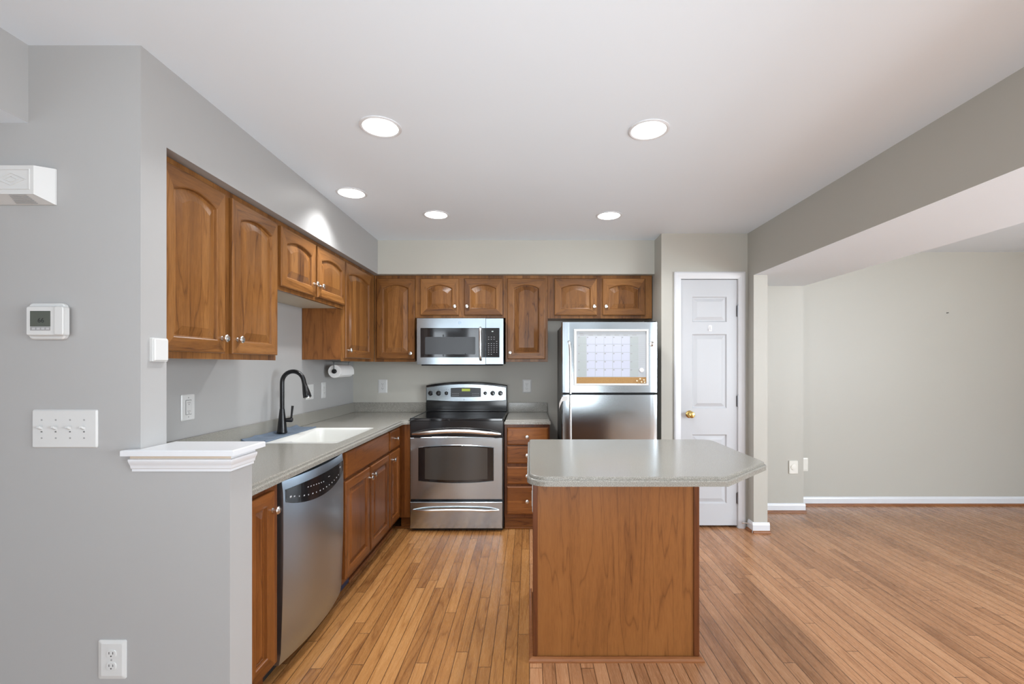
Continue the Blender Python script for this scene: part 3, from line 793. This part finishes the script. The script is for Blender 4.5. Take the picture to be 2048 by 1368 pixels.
for px in (861.6, 877.5, 893.2, 970.7, 985.6, 1001):
    bm = nb()
    for k in (-1, 0, 1): plate(bm, mpG, gx(px+k*4.2-.7), gx(px+k*4.2+.7), gz(779.2+.9*abs(k)), gz(778.4+.9*abs(k)), .0091, .0094, ease=.0001)
    obj('knob_marking', bm, 'dink', cp)
bm = nb(); lathe(bm, (gx(928.4), GY-.0091, gz(799)), (0, -1, 0), [(0, .0035), (.0006, .0035)], 14)
obj('round_emblem', bm, 'dink', cp)

# ------------------------------------------------------------------ microwave
MY = 3.92; ms = 910/MY
def ux(px): return (px-1059)/ms
def uz(py): return CAM_H-(py-730)/ms
mpM = onY(MY)
t = thing('microwave', 'stainless steel over-the-range microwave mounted above the stove', 'microwave', (-.60, 4.1, 1.35))
m0, m1, mb, mt = ux(833.8), ux(1007.1), uz(728.7), uz(636.6)
bm = nb(); box(bm, m0+.003, m1-.003, MY+.03, YB-.002, mb+.004, mt-.002); obj('microwave_body', bm, 'recess', t)
bm = nb(); box(bm, m0+.03, m1-.03, MY+.04, YB-.01, mb-.012, mb+.0035); obj('vent_grille', bm, 'recess', t)
xs_ = ux(971.3)
wz0, wz1 = uz(714.9), uz(655.9)
bm = nb(); V = face_with_holes(bm, mpM, rp(m0, xs_-.001, mb, mt), [[(ux(841), wz1), (ux(841), wz0), (xs_-.0012, wz0), (xs_-.0012, wz1)]], 0)
bk = loopv(bm, [mpM(u, v, -.029) for u, v in rp(m0, xs_-.001, mb, mt)]); bridge(bm, V[0], bk); bm.faces.new(bk)
inn = loopv(bm, [mpM(u, v, -.003) for u, v in [(ux(841), wz1), (ux(841), wz0), (xs_-.0012, wz0), (xs_-.0012, wz1)]]); bridge(bm, V[1], inn); bm.faces.new(inn)
md = obj('microwave_door', bm, 'steel', t)
bm = nb(); plate(bm, mpM, ux(841)+.0004, xs_-.0016, wz0+.0004, wz1-.0004, -.0028, .0012); wn_ = obj('door_glass', bm, 'bglass', t)
bm = nb(); rplate(bm, mpM, ux(850.3), ux(950.7), uz(708.7), uz(673.8), .0013, .002, .008, .0003); obj('window_screen', bm, 'mw_glass', wn_)
bm = nb()
for px, py in ((886.7, 671.5), (908, 672), (931, 671), (886.7, 710.5), (908, 710.5), (931, 709)):
    bm = nb()
    for k in range(3): lathe(bm, mpM(ux(px), uz(py)+(.008-.008*k), .00201), (0, -1, 0), [(0, .0035+.004*(k == 1)), (.0004, .0035+.004*(k == 1))], 10)
    obj('dark_spot', bm, 'black', wn_)
bm = nb(); pts = [(ux(961.2), MY-.006, uz(656)), (ux(961.2), MY-.030, uz(660)), (ux(961.5), MY-.042, uz(688)), (ux(961.5), MY-.030, uz(714)), (ux(961.5), MY-.006, uz(719.5))]
tube(bm, smoothpath(pts, 6), .0115, 14, True, 1.0); obj('door_handle', bm, 'chrome', md, smooth=True)
bm = nb()
lathe(bm, mpM(ux(919.5), uz(645.6), .0002), (0, -1, 0), [(0, .0135), (.001, .0135), (.0012, .012), (.0007, .0118), (.0007, 0)], 24)
obj('round_emblem', bm, 'steel_dark', md, smooth=True)
bm = nb(); plate(bm, mpM, xs_+.0005, m1, mb, mt, -.029, 0, ease=.002); cp = obj('control_side', bm, 'steel', t)
bm = nb(); rplate(bm, mpM, xs_+.0012, ux(999), wz0, wz1, .0002, .0015, .004, .0005); kp = obj('keypad_panel', bm, 'bglass', t)
text_part('4:5', .0125, 'white_led', kp, ux(985), uz(663), .0016, mpM, 'clock_digits')
bm = nb()
for r_ in range(9):
    for k in range(4):
        if r_ < 2 and k == 3: continue
        if r_ == 2 and k < 3: continue
        if r_ == 8 and k > 1: continue
        x = ux(976.3+k*5.4); z = uz(674.2+r_*4.3)
        bm = nb(); plate(bm, mpM, x, x+.009, z-.0022, z+.0022, .0016, .0019, ease=.0001); obj('keypad_button', bm, 'grey_btn', kp)

# ------------------------------------------------------------------ refrigerator
RY = 3.55; rs_ = 910/RY
def fx_(px): return (px-1059)/rs_
def fz(py): return CAM_H-(py-730)/rs_
mpR = onY(RY)
t = thing('refrigerator', 'stainless steel top freezer refrigerator with a calendar board on its door', 'refrigerator', (.63, 3.95, 0))
r0, r1 = fx_(1124.1), fx_(1315)
bm = nb(); box(bm, r0+.010, r1-.008, RY+.078, 4.30, .06, 1.668, bev=.004); obj('fridge_case', bm, 'fridge_side', t)
bm = nb(); box(bm, r0+.02, r1-.02, RY+.10, 4.28, 0, .0595); obj('base_grille', bm, 'recess', t)
bm = nb(); box(bm, r0+.015, r1-.012, RY+.065, RY+.0775, .07, 1.655); obj('door_gasket', bm, 'recess', t)
def fdoor(name, z0, z1):
    pr = [(r0, RY+.0645), (r1, RY+.0645), (r1, RY+.012), (r1-.003, RY+.003), (r1-.010, RY), ((r0+r1)/2, RY-.006), (r0+.014, RY), (r0+.004, RY+.004), (r0, RY+.014)]
    pr = [(r0, RY+.0645), (r1, RY+.0645), (r1, RY+.012), (r1-.003, RY+.003), (r1-.010, RY)]
    m_ = 14
    for k in range(1, m_): 
        s = k/m_; pr.append((r1-.010+(r0+.024-r1)*s, RY-.007*4*s*(1-s)))
    pr += [(r0+.014, RY), (r0+.004, RY+.004), (r0, RY+.014)]
    bm = nb(); stack(bm, [[(*q, z0) for q in pr], [(*q, z1) for q in pr]]); return obj(name, bm, 'steel_fridge', t, smooth=True, sharp=25)
fd = fdoor('freezer_door', fz(785), fz(644.3)); rd = fdoor('fridge_door', .07, fz(789.6))
bm = nb(); x = fx_(1140.0)
tube(bm, smoothpath([(x-.010, RY-.004, fz(683)), (x-.004, RY-.030, fz(690)), (x, RY-.044, fz(715)), (x, RY-.046, fz(750)), (x, RY-.046, fz(783.5)), (x, RY-.046, fz(786))], 5), .0098, 14); box(bm, x-.008, x+.008, RY-.045, RY-.0005, fz(781), fz(776), bev=.002)
obj('freezer_handle', bm, 'chrome', fd, smooth=True)
bm = nb(); tube(bm, smoothpath([(x, RY-.046, fz(790)), (x, RY-.046, .9), (x, RY-.044, .55), (x-.004, RY-.030, .44), (x-.010, RY-.004, .42)], 5), .0098, 14); box(bm, x-.008, x+.008, RY-.045, RY-.0005, fz(799), fz(794), bev=.002)
obj('fridge_handle', bm, 'chrome', rd, smooth=True)
bm = nb(); box(bm, r1-.06, r1-.006, RY+.02, RY+.10, 1.679, 1.690, bev=.003); obj('hinge_cover', bm, 'recess', t)

# calendar board
mpB = onY(RY-.0098)
t = thing('calendar_board', 'white framed dry erase calendar board on the freezer door', 'calendar', (.634, RY-.01, fz(771)))
b0, b1, bz0, bz1 = fx_(1147.2), fx_(1296), fz(770.8), fz(659.1)
bm = nb(); i0, i1, iz0, iz1 = fx_(1152.8), fx_(1291.2), fz(766.6), fz(663.4)
Lb = [rectloop(mpB, b0, b1, bz0, bz1, 0), rectloop(mpB, b0, b1, bz0, bz1, .011), rectloop(mpB, b0+.004, b1-.004, bz0+.004, bz1-.004, .014), rectloop(mpB, i0-.003, i1+.003, iz0-.003, iz1+.003, .013), rectloop(mpB, i0, i1, iz0, iz1, .004)]
stack(bm, Lb); obj('frame', bm, 'plastic', t)
bm = nb(); plate(bm, mpB, i0+.0003, i1-.0003, fz(754), iz1-.0003, .0042, .0055, ease=.0003); cb = obj('writing_surface', bm, 'board', t)
bm = nb(); plate(bm, mpB, i0+.0003, i1-.0003, iz0+.0003, fz(754.3), .0042, .0065, ease=.0003); obj('cork_strip', bm, 'cork', t)
cx_ = [1155.0+17.35*k for k in range(8)]; cy_ = [672.6+16.2*k for k in range(6)]
bmC = nb()
for i in range(7):
    tgt = nb()
    for j in range(5):
        plate(tgt, mpB, fx_(cx_[i]+.5), fx_(cx_[i+1]-.5), fz(cy_[j+1]-.5), fz(cy_[j]+.5), .0056, .0062, ease=.0002)
        plate(bmC, mpB, fx_(cx_[i]+.9), fx_(cx_[i]+3.8), fz(cy_[j]+3.4), fz(cy_[j]+1.3), .0063, .0065, ease=.0001)
    obj('day_column', tgt, 'cell2' if i in (0, 6) else 'cell', t)
for i in range(7): plate(bmC, mpB, fx_(cx_[i]+4), fx_(cx_[i]+13), fz(671), fz(669.8), .0056, .0059, ease=.0001)
plate(bmC, mpB, fx_(1158), fx_(1166), fz(667.6), fz(666.4), .0056, .0059, ease=.0001)
for j in range(17): plate(bmC, mpB, fx_(1277), fx_(1290), fz(674.5+j*3.9), fz(674.2+j*3.9), .0056, .0058, ease=.00005)
obj('printing', bmC, 'grey_btn', t)
bm = nb(); lathe(bm, mpB(fx_(1282), fz(740.5), .0060), (0, -1, 0), [(0, .0175), (.004, .0175), (.010, .013), (.013, .006), (.0135, 0)], 20)
tag(obj('round_magnet', bm, 'magnet', smooth=True), 'round white magnet on the calendar board above its cork strip', 'magnet')
for k, (px, py) in enumerate(((1272.5, 761.5), (1278.6, 757.6), (1281.5, 763.6), (1286.3, 759.8), (1287.5, 764.2))):
    bm = nb(); c = mpB(fx_(px), fz(py), .0066); lathe(bm, c, (0, -1, 0), [(0, .0055), (.003, .0045), (.008, .003), (.011, .0055), (.013, .005), (.0132, 0)], 12)
    tag(obj('push_pin', bm, 'pin', origin=c, smooth=True), 'small pale push pin stuck in the right end of the cork strip', 'push pin', 'push pins on the cork strip')
bm = nb(); c = (fx_(1303.5), RY-.003, fz(688)); lathe(bm, c, (0, -1, 0), [(0, .020), (.003, .019), (.006, .010), (.012, .008), (.014, 0)], 20)
tube(bm, smoothpath([(c[0], c[1]-.010, c[2]+.004), (c[0], c[1]-.018, c[2]-.012), (c[0], c[1]-.026, c[2]-.004)], 4), .004, 8)
tag(obj('suction_hook', bm, 'nickel', smooth=True), 'small shiny round hook on the freezer door right of the calendar board', 'hook')
# white strap over the corner of the lower door
bm = nb(); z0s, z1s = fz(801.5), fz(792)
path = [(fx_(1135), RY-.0055), (r0+.012, RY-.0035), (r0+.001, RY+.001), (r0-.010, RY+.008), (r0-.020, RY+.030), (r0-.016, RY+.062)]
drop = [0, 0, -.006, -.030, -.060, -.085]
A = [loopv(bm, [(x, y, z1s+dz), (x, y, z0s+dz*1.05), (x-.0005, y-.0018, z0s+dz*1.05), (x-.0005, y-.0018, z1s+dz)]) for (x, y), dz in zip(path, drop)]
for a, b_ in zip(A, A[1:]): bridge(bm, a, b_)
bm.faces.new(A[0]); bm.faces.new(list(reversed(A[-1])))
tag(obj('door_strap', bm, 'paper', smooth=True), 'white strap wrapped over the top left corner of the lower fridge door', 'strap')

# ------------------------------------------------------------------ dishwasher
t = thing('dishwasher', 'stainless steel dishwasher with black control strip under the left countertop', 'dishwasher', (-1.3, 2.24, 0))
dy0, dy1 = 1.932, 2.556
bm = nb(); box(bm, XW+.03, -1.118, dy0-.012, dy1+.010, .08, .858); obj('dishwasher_tub', bm, 'recess', t)
bm = nb(); box(bm, XW+.03, -1.13, dy0-.01, dy1+.008, 0, .0795); obj('toe_panel', bm, 'recess', t)
m_ = 20; zb_, zt_ = .068, .850
def bowx(s, z):
    c = 4*s*(1-s); zz = (z-zb_)/(zt_-zb_)
    return -1.058+.012*zz+.030*c+(.006*math.sin(zz*math.pi))
bm = nb(); rows = 16; G = []
for j in range(rows+1):
    z = zb_+(zt_-zb_)*j/rows
    G.append([bm.verts.new((bowx(k/m_, z)-(.006 if j in (0, rows) else 0), dy0+(dy1-dy0)*k/m_, z)) for k in range(m_+1)])
for j in range(rows):
    for k in range(m_): bm.faces.new((G[j][k], G[j][k+1], G[j+1][k+1], G[j+1][k]))
bk = [[bm.verts.new((-1.117, dy0+(dy1-dy0)*k/m_, z)) for k in (0, m_)] for z in (zb_, zt_)]
bm.faces.new([G[0][k] for k in range(m_+1)]+[bk[0][1], bk[0][0]]); bm.faces.new([G[rows][k] for k in range(m_, -1, -1)]+[bk[1][0], bk[1][1]])
bm.faces.new([G[j][0] for j in range(rows, -1, -1)]+[bk[0][0], bk[1][0]]); bm.faces.new([G[j][m_] for j in range(rows+1)]+[bk[1][1], bk[0][1]])
bm.faces.new([bk[0][0], bk[0][1], bk[1][1], bk[1][0]])
dd = obj('dishwasher_door', bm, 'steel_dark', t, smooth=True, sharp=30)
# control strip: straight top, arched bottom
def ztop(s): return .812
def zbot(s): return .768-.060*(4*s*(1-s))**.75
bm = nb(); q = 24
up, lo_, ub, lb = [], [], [], []
for k in range(q+1):
    s = .022+.956*k/q; y = dy0+(dy1-dy0)*s
    zt2, zb2 = ztop(s), zbot(s)
    up.append(bm.verts.new((bowx(s, zt2)+.0015, y, zt2))); lo_.append(bm.verts.new((bowx(s, zb2)+.0015, y, zb2)))
    ub.append(bm.verts.new((bowx(s, zt2)-.003, y, zt2))); lb.append(bm.verts.new((bowx(s, zb2)-.003, y, zb2)))
for k in range(q):
    bm.faces.new((lo_[k], lo_[k+1], up[k+1], up[k])); bm.faces.new((up[k], up[k+1], ub[k+1], ub[k])); bm.faces.new((lo_[k], lb[k], lb[k+1], lo_[k+1])); bm.faces.new((lb[k], ub[k], ub[k+1], lb[k+1]))
bm.faces.new((lo_[0], up[0], ub[0], lb[0])); bm.faces.new((lo_[q], lb[q], ub[q], up[q]))
cs = obj('control_strip', bm, 'black', t)
def on_dw(s, z, w): return (bowx(s, z)+w, dy0+(dy1-dy0)*s, z)
bm = nb()
def mark(s, z, ds, dz, w=.0017):
    ds *= .62; dz *= .62
    a = [on_dw(s, z, w), on_dw(s+ds, z, w), on_dw(s+ds, z+dz, w), on_dw(s, z+dz, w)]
    b2 = [(x+.0006, y, zz) for x, y, zz in a]
    stack(bm, [a, b2])
for k in range(14): 
    s = .10+k*.055; z = zbot(s)+.026
    mark(s, z, .014 if k % 2 else .022, .008)
for k in range(7): mark(.26+k*.038, .781-.002*k, .018, .006)
mark(.58, .780, .05, .003); mark(.06, .770, .028, .012); mark(.86, .786, .035, .012)
obj('control_print', bm, 'ink', cs)

# ------------------------------------------------------------------ island
t = thing('kitchen_island', 'kitchen island with cherry base and speckled grey clipped corner top', 'kitchen island', (.39, 2.38, 0))
ix0, ix1, iy0, iy1 = .015, .773, 2.07, 2.70
bm = nb(); box(bm, ix0+.004, ix1-.004, iy0+.006, iy1, .0, .8630); obj('island_base', bm, 'lam', t)
bm = nb(); box(bm, ix0, ix0+.022, iy0, iy0+.03, .021, .8630, bev=.002); obj('corner_post', bm, 'wdark', t)
bm = nb(); box(bm, ix1-.025, ix1, iy0, iy0+.03, .021, .8630, bev=.002); obj('corner_post', bm, 'wdark', t)
bm = nb(); sp = [(0, 0), (.018, 0), (.018, .008), (.014, .016), (.006, .0205), (0, .0205)]
rings = [loopv(bm, [(ix0-w, iy1, z), (ix0-w, iy0-w, z), (ix1+w, iy0-w, z), (ix1+w, iy1, z)]) for w, z in sp]
for a, b_ in zip(rings, rings[1:]): bridge(bm, a, b_, closed=False)
obj('base_moulding', bm, 'shoe', t)
P = fillet([(-.010, 1.80), (.787, 1.80), (1.092, 2.092), (1.092, 2.736), (-.010, 2.736)], [.085, 0, .03, .075, .03], 8)
bm = nb(); counter_edge(bm, P); obj('worktop', bm, 'counter', t)

# ------------------------------------------------------------------ wall plates
def duplex(name, label, mp, uc, vc, w=.072, h=.117, group='white wall outlets', mat='plastic', kind='duplex'):
    o3 = mp(uc, vc, 0)
    t = thing(name, label, 'outlet', o3, group)
    bm = nb()
    ins = .012 if kind == 'duplex' else .004
    b = fillet([(uc-w/2, vc-h/2), (uc+w/2, vc-h/2), (uc+w/2, vc+h/2), (uc-w/2, vc+h/2)], .006, 4)
    stack(bm, [[mp(*q, .0003) for q in b], [mp(*q, .003) for q in b], [mp(*q, .0062) for q in fillet([(uc-w/2+ins, vc-h/2+ins), (uc+w/2-ins, vc-h/2+ins), (uc+w/2-ins, vc+h/2-ins), (uc-w/2+ins, vc+h/2-ins)], .004, 4)]])
    obj('cover_plate', bm, mat, t)
    if kind == 'duplex':
        for dz in (.021, -.021):
            bm = nb(); rplate(bm, mp, uc-.0165, uc+.0165, vc+dz-.0135, vc+dz+.0135, .0062, .0082, .010, .0008); rec = obj('socket', bm, mat, t)
            bm = nb(); cz = vc+dz
            for du in (-.0065, .0065): plate(bm, mp, uc+du-.0012, uc+du+.0012, cz-.001, cz+.007, .0083, .0085, ease=.0001)
            rplate(bm, mp, uc-.0025, uc+.0025, cz-.0095, cz-.005, .0083, .0085, .002, .0001)
            obj('slots', bm, 'slot', rec)
        bm = nb(); lathe(bm, mp(uc, vc, .0062), Vector(mp(0, 0, 1))-Vector(mp(0, 0, 0)), [(0, .003), (.001, .0028)], 10); obj('screw', bm, 'grey_btn', t)
    elif kind == 'gfci':
        bm = nb(); rplate(bm, mp, uc-.0165, uc+.0165, vc-.034, vc+.034, .0062, .0085, .003, .0008); rec = obj('socket', bm, mat, t)
        bm = nb()
        for e_ in ((uc-.0185, uc-.017, vc-.035, vc+.035), (uc+.017, uc+.0185, vc-.035, vc+.035), (uc-.0185, uc+.0185, vc+.0345, vc+.036), (uc-.0185, uc+.0185, vc-.036, vc-.0345)): plate(bm, mp, *e_, .0063, .0068, ease=.0001)
        for cz, fl in ((vc+.021, 1), (vc-.021, 1)):
            for du in (-.006, .006): plate(bm, mp, uc+du-.0012, uc+du+.0012, cz-.001, cz+.006, .0086, .0088, ease=.0001)
            rplate(bm, mp, uc-.002, uc+.002, cz-.009, cz-.005, .0086, .0088, .0015, .0001)
        obj('slots', bm, 'slot', rec)
        for dz in (.047, -.047):
            bm = nb(); lathe(bm, mp(uc, vc+dz, .0062), Vector(mp(0, 0, 1))-Vector(mp(0, 0, 0)), [(0, .003), (.001, .0028)], 10)
            obj('screw', bm, 'grey_btn', t)
    return t
duplex('wall_outlet', 'white duplex outlet low on the grey partition wall', onY(YN), (226.5-1059)/589, CAM_H-(1317.5-730)/589, .094, .132)
duplex('wall_outlet', 'white rectangular safety outlet under the cabinet behind the white ledge', onX(XW), 2.226, 1.138, .088, .128, kind='gfci')
duplex('wall_outlet', 'white duplex outlet on the left wall below the paper towel', onX(XW), 3.695, 1.140, .075, .128)
duplex('wall_outlet', 'white duplex outlet on the back wall left of the stove', onY(YB), -1.393, 1.143, .088, .128)
duplex('wall_outlet', 'white duplex outlet on the back wall right of the stove', onY(YB), -.024, 1.143, .088, .128)
duplex('wall_outlet', 'white duplex outlet on the dining wall beside the chase corner', onY(4.37), 2.610, .390, .125, .128, mat='plastic2')
duplex('wall_outlet', 'white outlet plate on the left side of the island, seen edge on', onXn(ix0+.004), 2.185, .705, .072, .117, kind='gfci')
# round-faced jack plate on the chase
t = thing('jack_plate', 'cream wall plate with one round cover low on the chase wall', 'wall plate', (2.39, 4.16, .4))
mp = onY(4.165); uc, vc = (1586-1059)/218.5, CAM_H-(934-730)/218.5
bm = nb(); rplate(bm, mp, uc-.041, uc+.041, vc-.06, vc+.06, .0003, .010, .006, .003); pl = obj('cover_plate', bm, 'plastic2', t)
bm = nb(); lathe(bm, mp(uc, vc, .010), (0, -1, 0), [(0, .027), (.004, .026), (.005, .022), (.005, 0)], 24); obj('round_cover', bm, 'plastic2', t, smooth=True)
# double switch plate behind the faucet head
def toggle(mp, parent, uc, vc, up=True):
    bm = nb(); plate(bm, mp, uc-.0055, uc+.0055, vc-.012, vc+.012, .0062, .0066, ease=.0002)
    d_ = -1 if not up else 1
    a = [mp(uc-.004, vc-.004, .006), mp(uc+.004, vc-.004, .006), mp(uc+.004, vc+.006, .006), mp(uc-.004, vc+.006, .006)]
    b2 = [mp(uc-.0035, vc+d_*.004, .020), mp(uc+.0035, vc+d_*.004, .020), mp(uc+.0035, vc+d_*.010, .018), mp(uc-.0035, vc+d_*.010, .018)]
    stack(bm, [a, b2]); return obj('switch_lever', bm, 'plastic', parent)
t = thing('switch_plate', 'white double switch plate on the left wall behind the faucet head', 'light switch', (XW, 3.46, 1.14))
mp = onX(XW); bm = nb(); rplate(bm, mp, 3.402, 3.518, 1.082, 1.198, .0003, .006, .005, .002); obj('cover_plate', bm, 'plastic', t)
for u in (3.437, 3.483): toggle(mp, t, u, 1.14)
# four gang switch on the near wall
def nx(px, w=0): return (px-1059)/(910/(YN-w))
def nz(py, w=0): return CAM_H-(py-730)/(910/(YN-w))
t = thing('switch_plate', 'white four gang toggle switch plate below the thermostat', 'light switch', (nx(132), YN, nz(857)))
mp = onY(YN); bm = nb(); rplate(bm, mp, nx(67), nx(197), nz(895.5), nz(819), .0003, .006, .006, .004); obj('cover_plate', bm, 'plastic', t)
for px in (87.5, 115.5, 144, 172): 
    toggle(mp, t, nx(px), nz(857), True)
    for py in (839.5, 875.5):
        bm = nb(); lathe(bm, mp(nx(px), nz(py), .006), (0, -1, 0), [(0, .003), (.0008, .0028)], 10); obj('screw', bm, 'grey_btn', t)
    bm = nb(); plate(bm, mp, nx(px)-.003, nx(px)+.003, nz(864), nz(862), .0067, .0069, ease=.0001)
    obj('toggle_slot', bm, 'slot', t)
# thermostat
t = thing('thermostat', 'white wall thermostat with a grey screen reading 66', 'thermostat', (nx(95), YN, nz(643)))
bm = nb(); rplate(bm, mp, nx(65), nx(138), nz(679.5), nz(607), .0003, .014, .016, .004); obj('wall_plate', bm, 'plastic', t)
bm = nb(); rplate(bm, mp, nx(51.5, .03), nx(127, .03), nz(671, .03), nz(612.5, .03), .010, .030, .007, .003); th = obj('thermostat_case', bm, 'plastic', t)
mpt = onY(YN)
def tx(px): return nx(px, .031)
def tz(py): return nz(py, .031)
bm = nb(); plate(bm, mpt, tx(60), tx(100.5), tz(653), tz(621.8), .0302, .031, ease=.0003); sc_ = obj('screen', bm, 'lcd', t)
text_part('66', .022, 'lcd_ink', sc_, tx(82), tz(641), .0312, mpt, 'screen_digits')
bm = nb(); plate(bm, mpt, tx(60), tx(100.5), tz(661), tz(653.5), .0302, .0308, ease=.0003); bs_ = obj('button_strip', bm, 'grey_btn', t)
for k in range(4):
    bm = nb(); plate(bm, mpt, tx(64+k*9.4), tx(70+k*9.4), tz(659.3), tz(655.5), .0309, .0314, ease=.0002); obj('button', bm, 'ink', bs_)
bm = nb(); rplate(bm, mpt, tx(110), tx(127.5), tz(670), tz(613), .0302, .034, .006, .002); obj('side_cover', bm, 'plastic', th)
# door chime
t = thing('door_chime', 'white door chime box with an embossed diamond high on the partition wall', 'door chime', (-1.70, YN, 1.887))
cl, cr, cb_, ct = -1.802, -1.6036, 1.887, 2.012
bm = nb()
a = [(cl, YN-.0005, cb_), (cr, YN-.0005, cb_), (cr, YN-.0005, ct-.004), (cl, YN-.0005, ct-.004)]
b2 = [(cl, YN-.006, cb_), (cr, YN-.006, cb_), (cr, YN-.006, ct-.004), (cl, YN-.006, ct-.004)]
c = [(cl+.030, YN-.050, cb_+.020), (cr-.026, YN-.050, cb_+.020), (cr-.026, YN-.050, ct-.011), (cl+.030, YN-.050, ct-.011)]
stack(bm, [a, b2, c]); ch = obj('chime_case', bm, 'plastic', t)
mpc = onY(YN-.0501); bm = nb(); ccx, ccz = -1.703, 1.9555
def outline(bm, pts, wid, hgt):
    inn = poly_offset(pts, wid)
    A = loopv(bm, [mpc(*q, 0) for q in pts]); B = loopv(bm, [mpc(*q, hgt) for q in poly_offset(pts, wid*.25)]); C_ = loopv(bm, [mpc(*q, hgt) for q in poly_offset(pts, wid*.75)]); D = loopv(bm, [mpc(*q, 0) for q in inn])
    bridge(bm, A, B); bridge(bm, B, C_); bridge(bm, C_, D)
outline(bm, [(ccx-.062, ccz-.034), (ccx+.062, ccz-.034), (ccx+.062, ccz+.034), (ccx-.062, ccz+.034)], .004, .0018)
outline(bm, [(ccx-.050, ccz), (ccx, ccz-.022), (ccx+.050, ccz), (ccx, ccz+.022)], .003, .0018)
outline(bm, [(ccx-.026, ccz), (ccx, ccz-.011), (ccx+.026, ccz), (ccx, ccz+.011)], .003, .0018)
obj('diamond_relief', bm, 'plastic', ch)
bm = nb()
A0 = Vector((-1.722, YN-.0445, cb_+.0170)); 
for k in range(7):
    f_ = k/6; y = YN-.046+.034*f_; z = cb_+.0185-.0155*f_
    x0_, x1_ = -1.728+.015*(1-f_)-.008*f_*0, -1.655
    tube(bm, [(x0_, y-.001, z-.0008), (x1_, y-.001, z-.0008)], .0012, 6)
obj('speaker_grille', bm, 'grey_btn', ch)
# alarm sensor on the wall end
mp = onX(XS); t = thing('alarm_sensor', 'small white sensor box on the wall end beside the first wall cabinet', 'sensor', (XS, 1.61, 1.357))
bm = nb(); rplate(bm, mp, 1.580, 1.646, 1.357, 1.440, .0003, .012, .004, .001); obj('sensor_base', bm, 'plastic', t)
bm = nb(); rplate(bm, mp, 1.583, 1.643, 1.360, 1.437, .0122, .018, .004, .003); obj('sensor_face', bm, 'plastic', t)
# small fittings
bm = nb(); mp = onY(4.37); lathe(bm, mp(4.008, 1.845, .0005), (0, -1, 0), [(0, .005), (.004, .003), (.018, .003), (.018, 0)], 8)
tag(obj('picture_nail', bm, 'slot'), 'tiny dark nail left in the dining wall', 'nail')

# ------------------------------------------------------------------ recessed ceiling lights
lamps = [((-.679, 2.074), 'left recessed ceiling light of the pair nearest the camera'),
         ((.550, 2.100), 'recessed ceiling light above the front of the island, right one of the nearest pair'),
         ((-1.123, 2.870), 'recessed ceiling light close to the left soffit, above the sink'),
         ((-.674, 3.285), 'recessed ceiling light above the stove, left one of the rear pair'),
         ((.577, 3.305), 'recessed ceiling light in front of the fridge, right one of the rear pair')]
for (lx, ly), lab in lamps:
    t = thing('recessed_light', lab, 'ceiling light', (lx, ly, CZ), 'recessed ceiling lights')
    bm = nb(); seg = 40
    prof = [(.094, -.0002), (.094, -.003), (.086, -.006), (.079, -.004), (.079, -.0002)]
    rings = [loopv(bm, [(lx+r*math.cos(2*math.pi*k/seg), ly+r*math.sin(2*math.pi*k/seg), CZ+z) for k in range(seg)]) for r, z in prof]
    for a, b_ in zip(rings, rings[1:]): bridge(bm, a, b_)
    obj('trim_ring', bm, 'trim', t, smooth=True)
    bm = nb(); lathe(bm, (lx, ly, CZ-.0003), (0, 0, -1), [(0, .0785), (.0025, .0785), (.0035, .076)], 40); obj('lens', bm, 'lamp', t)
    a = area('recessed_lamp', (lx, ly, CZ-.010), (0, 0, 0), .15, .15, 6 if lx < -1 else 8.5, (.97, .985, 1), 112 if lx < -1 else 135, 'DISK')
for o in bpy.data.objects:
    if '_o' in o: del o['_o']
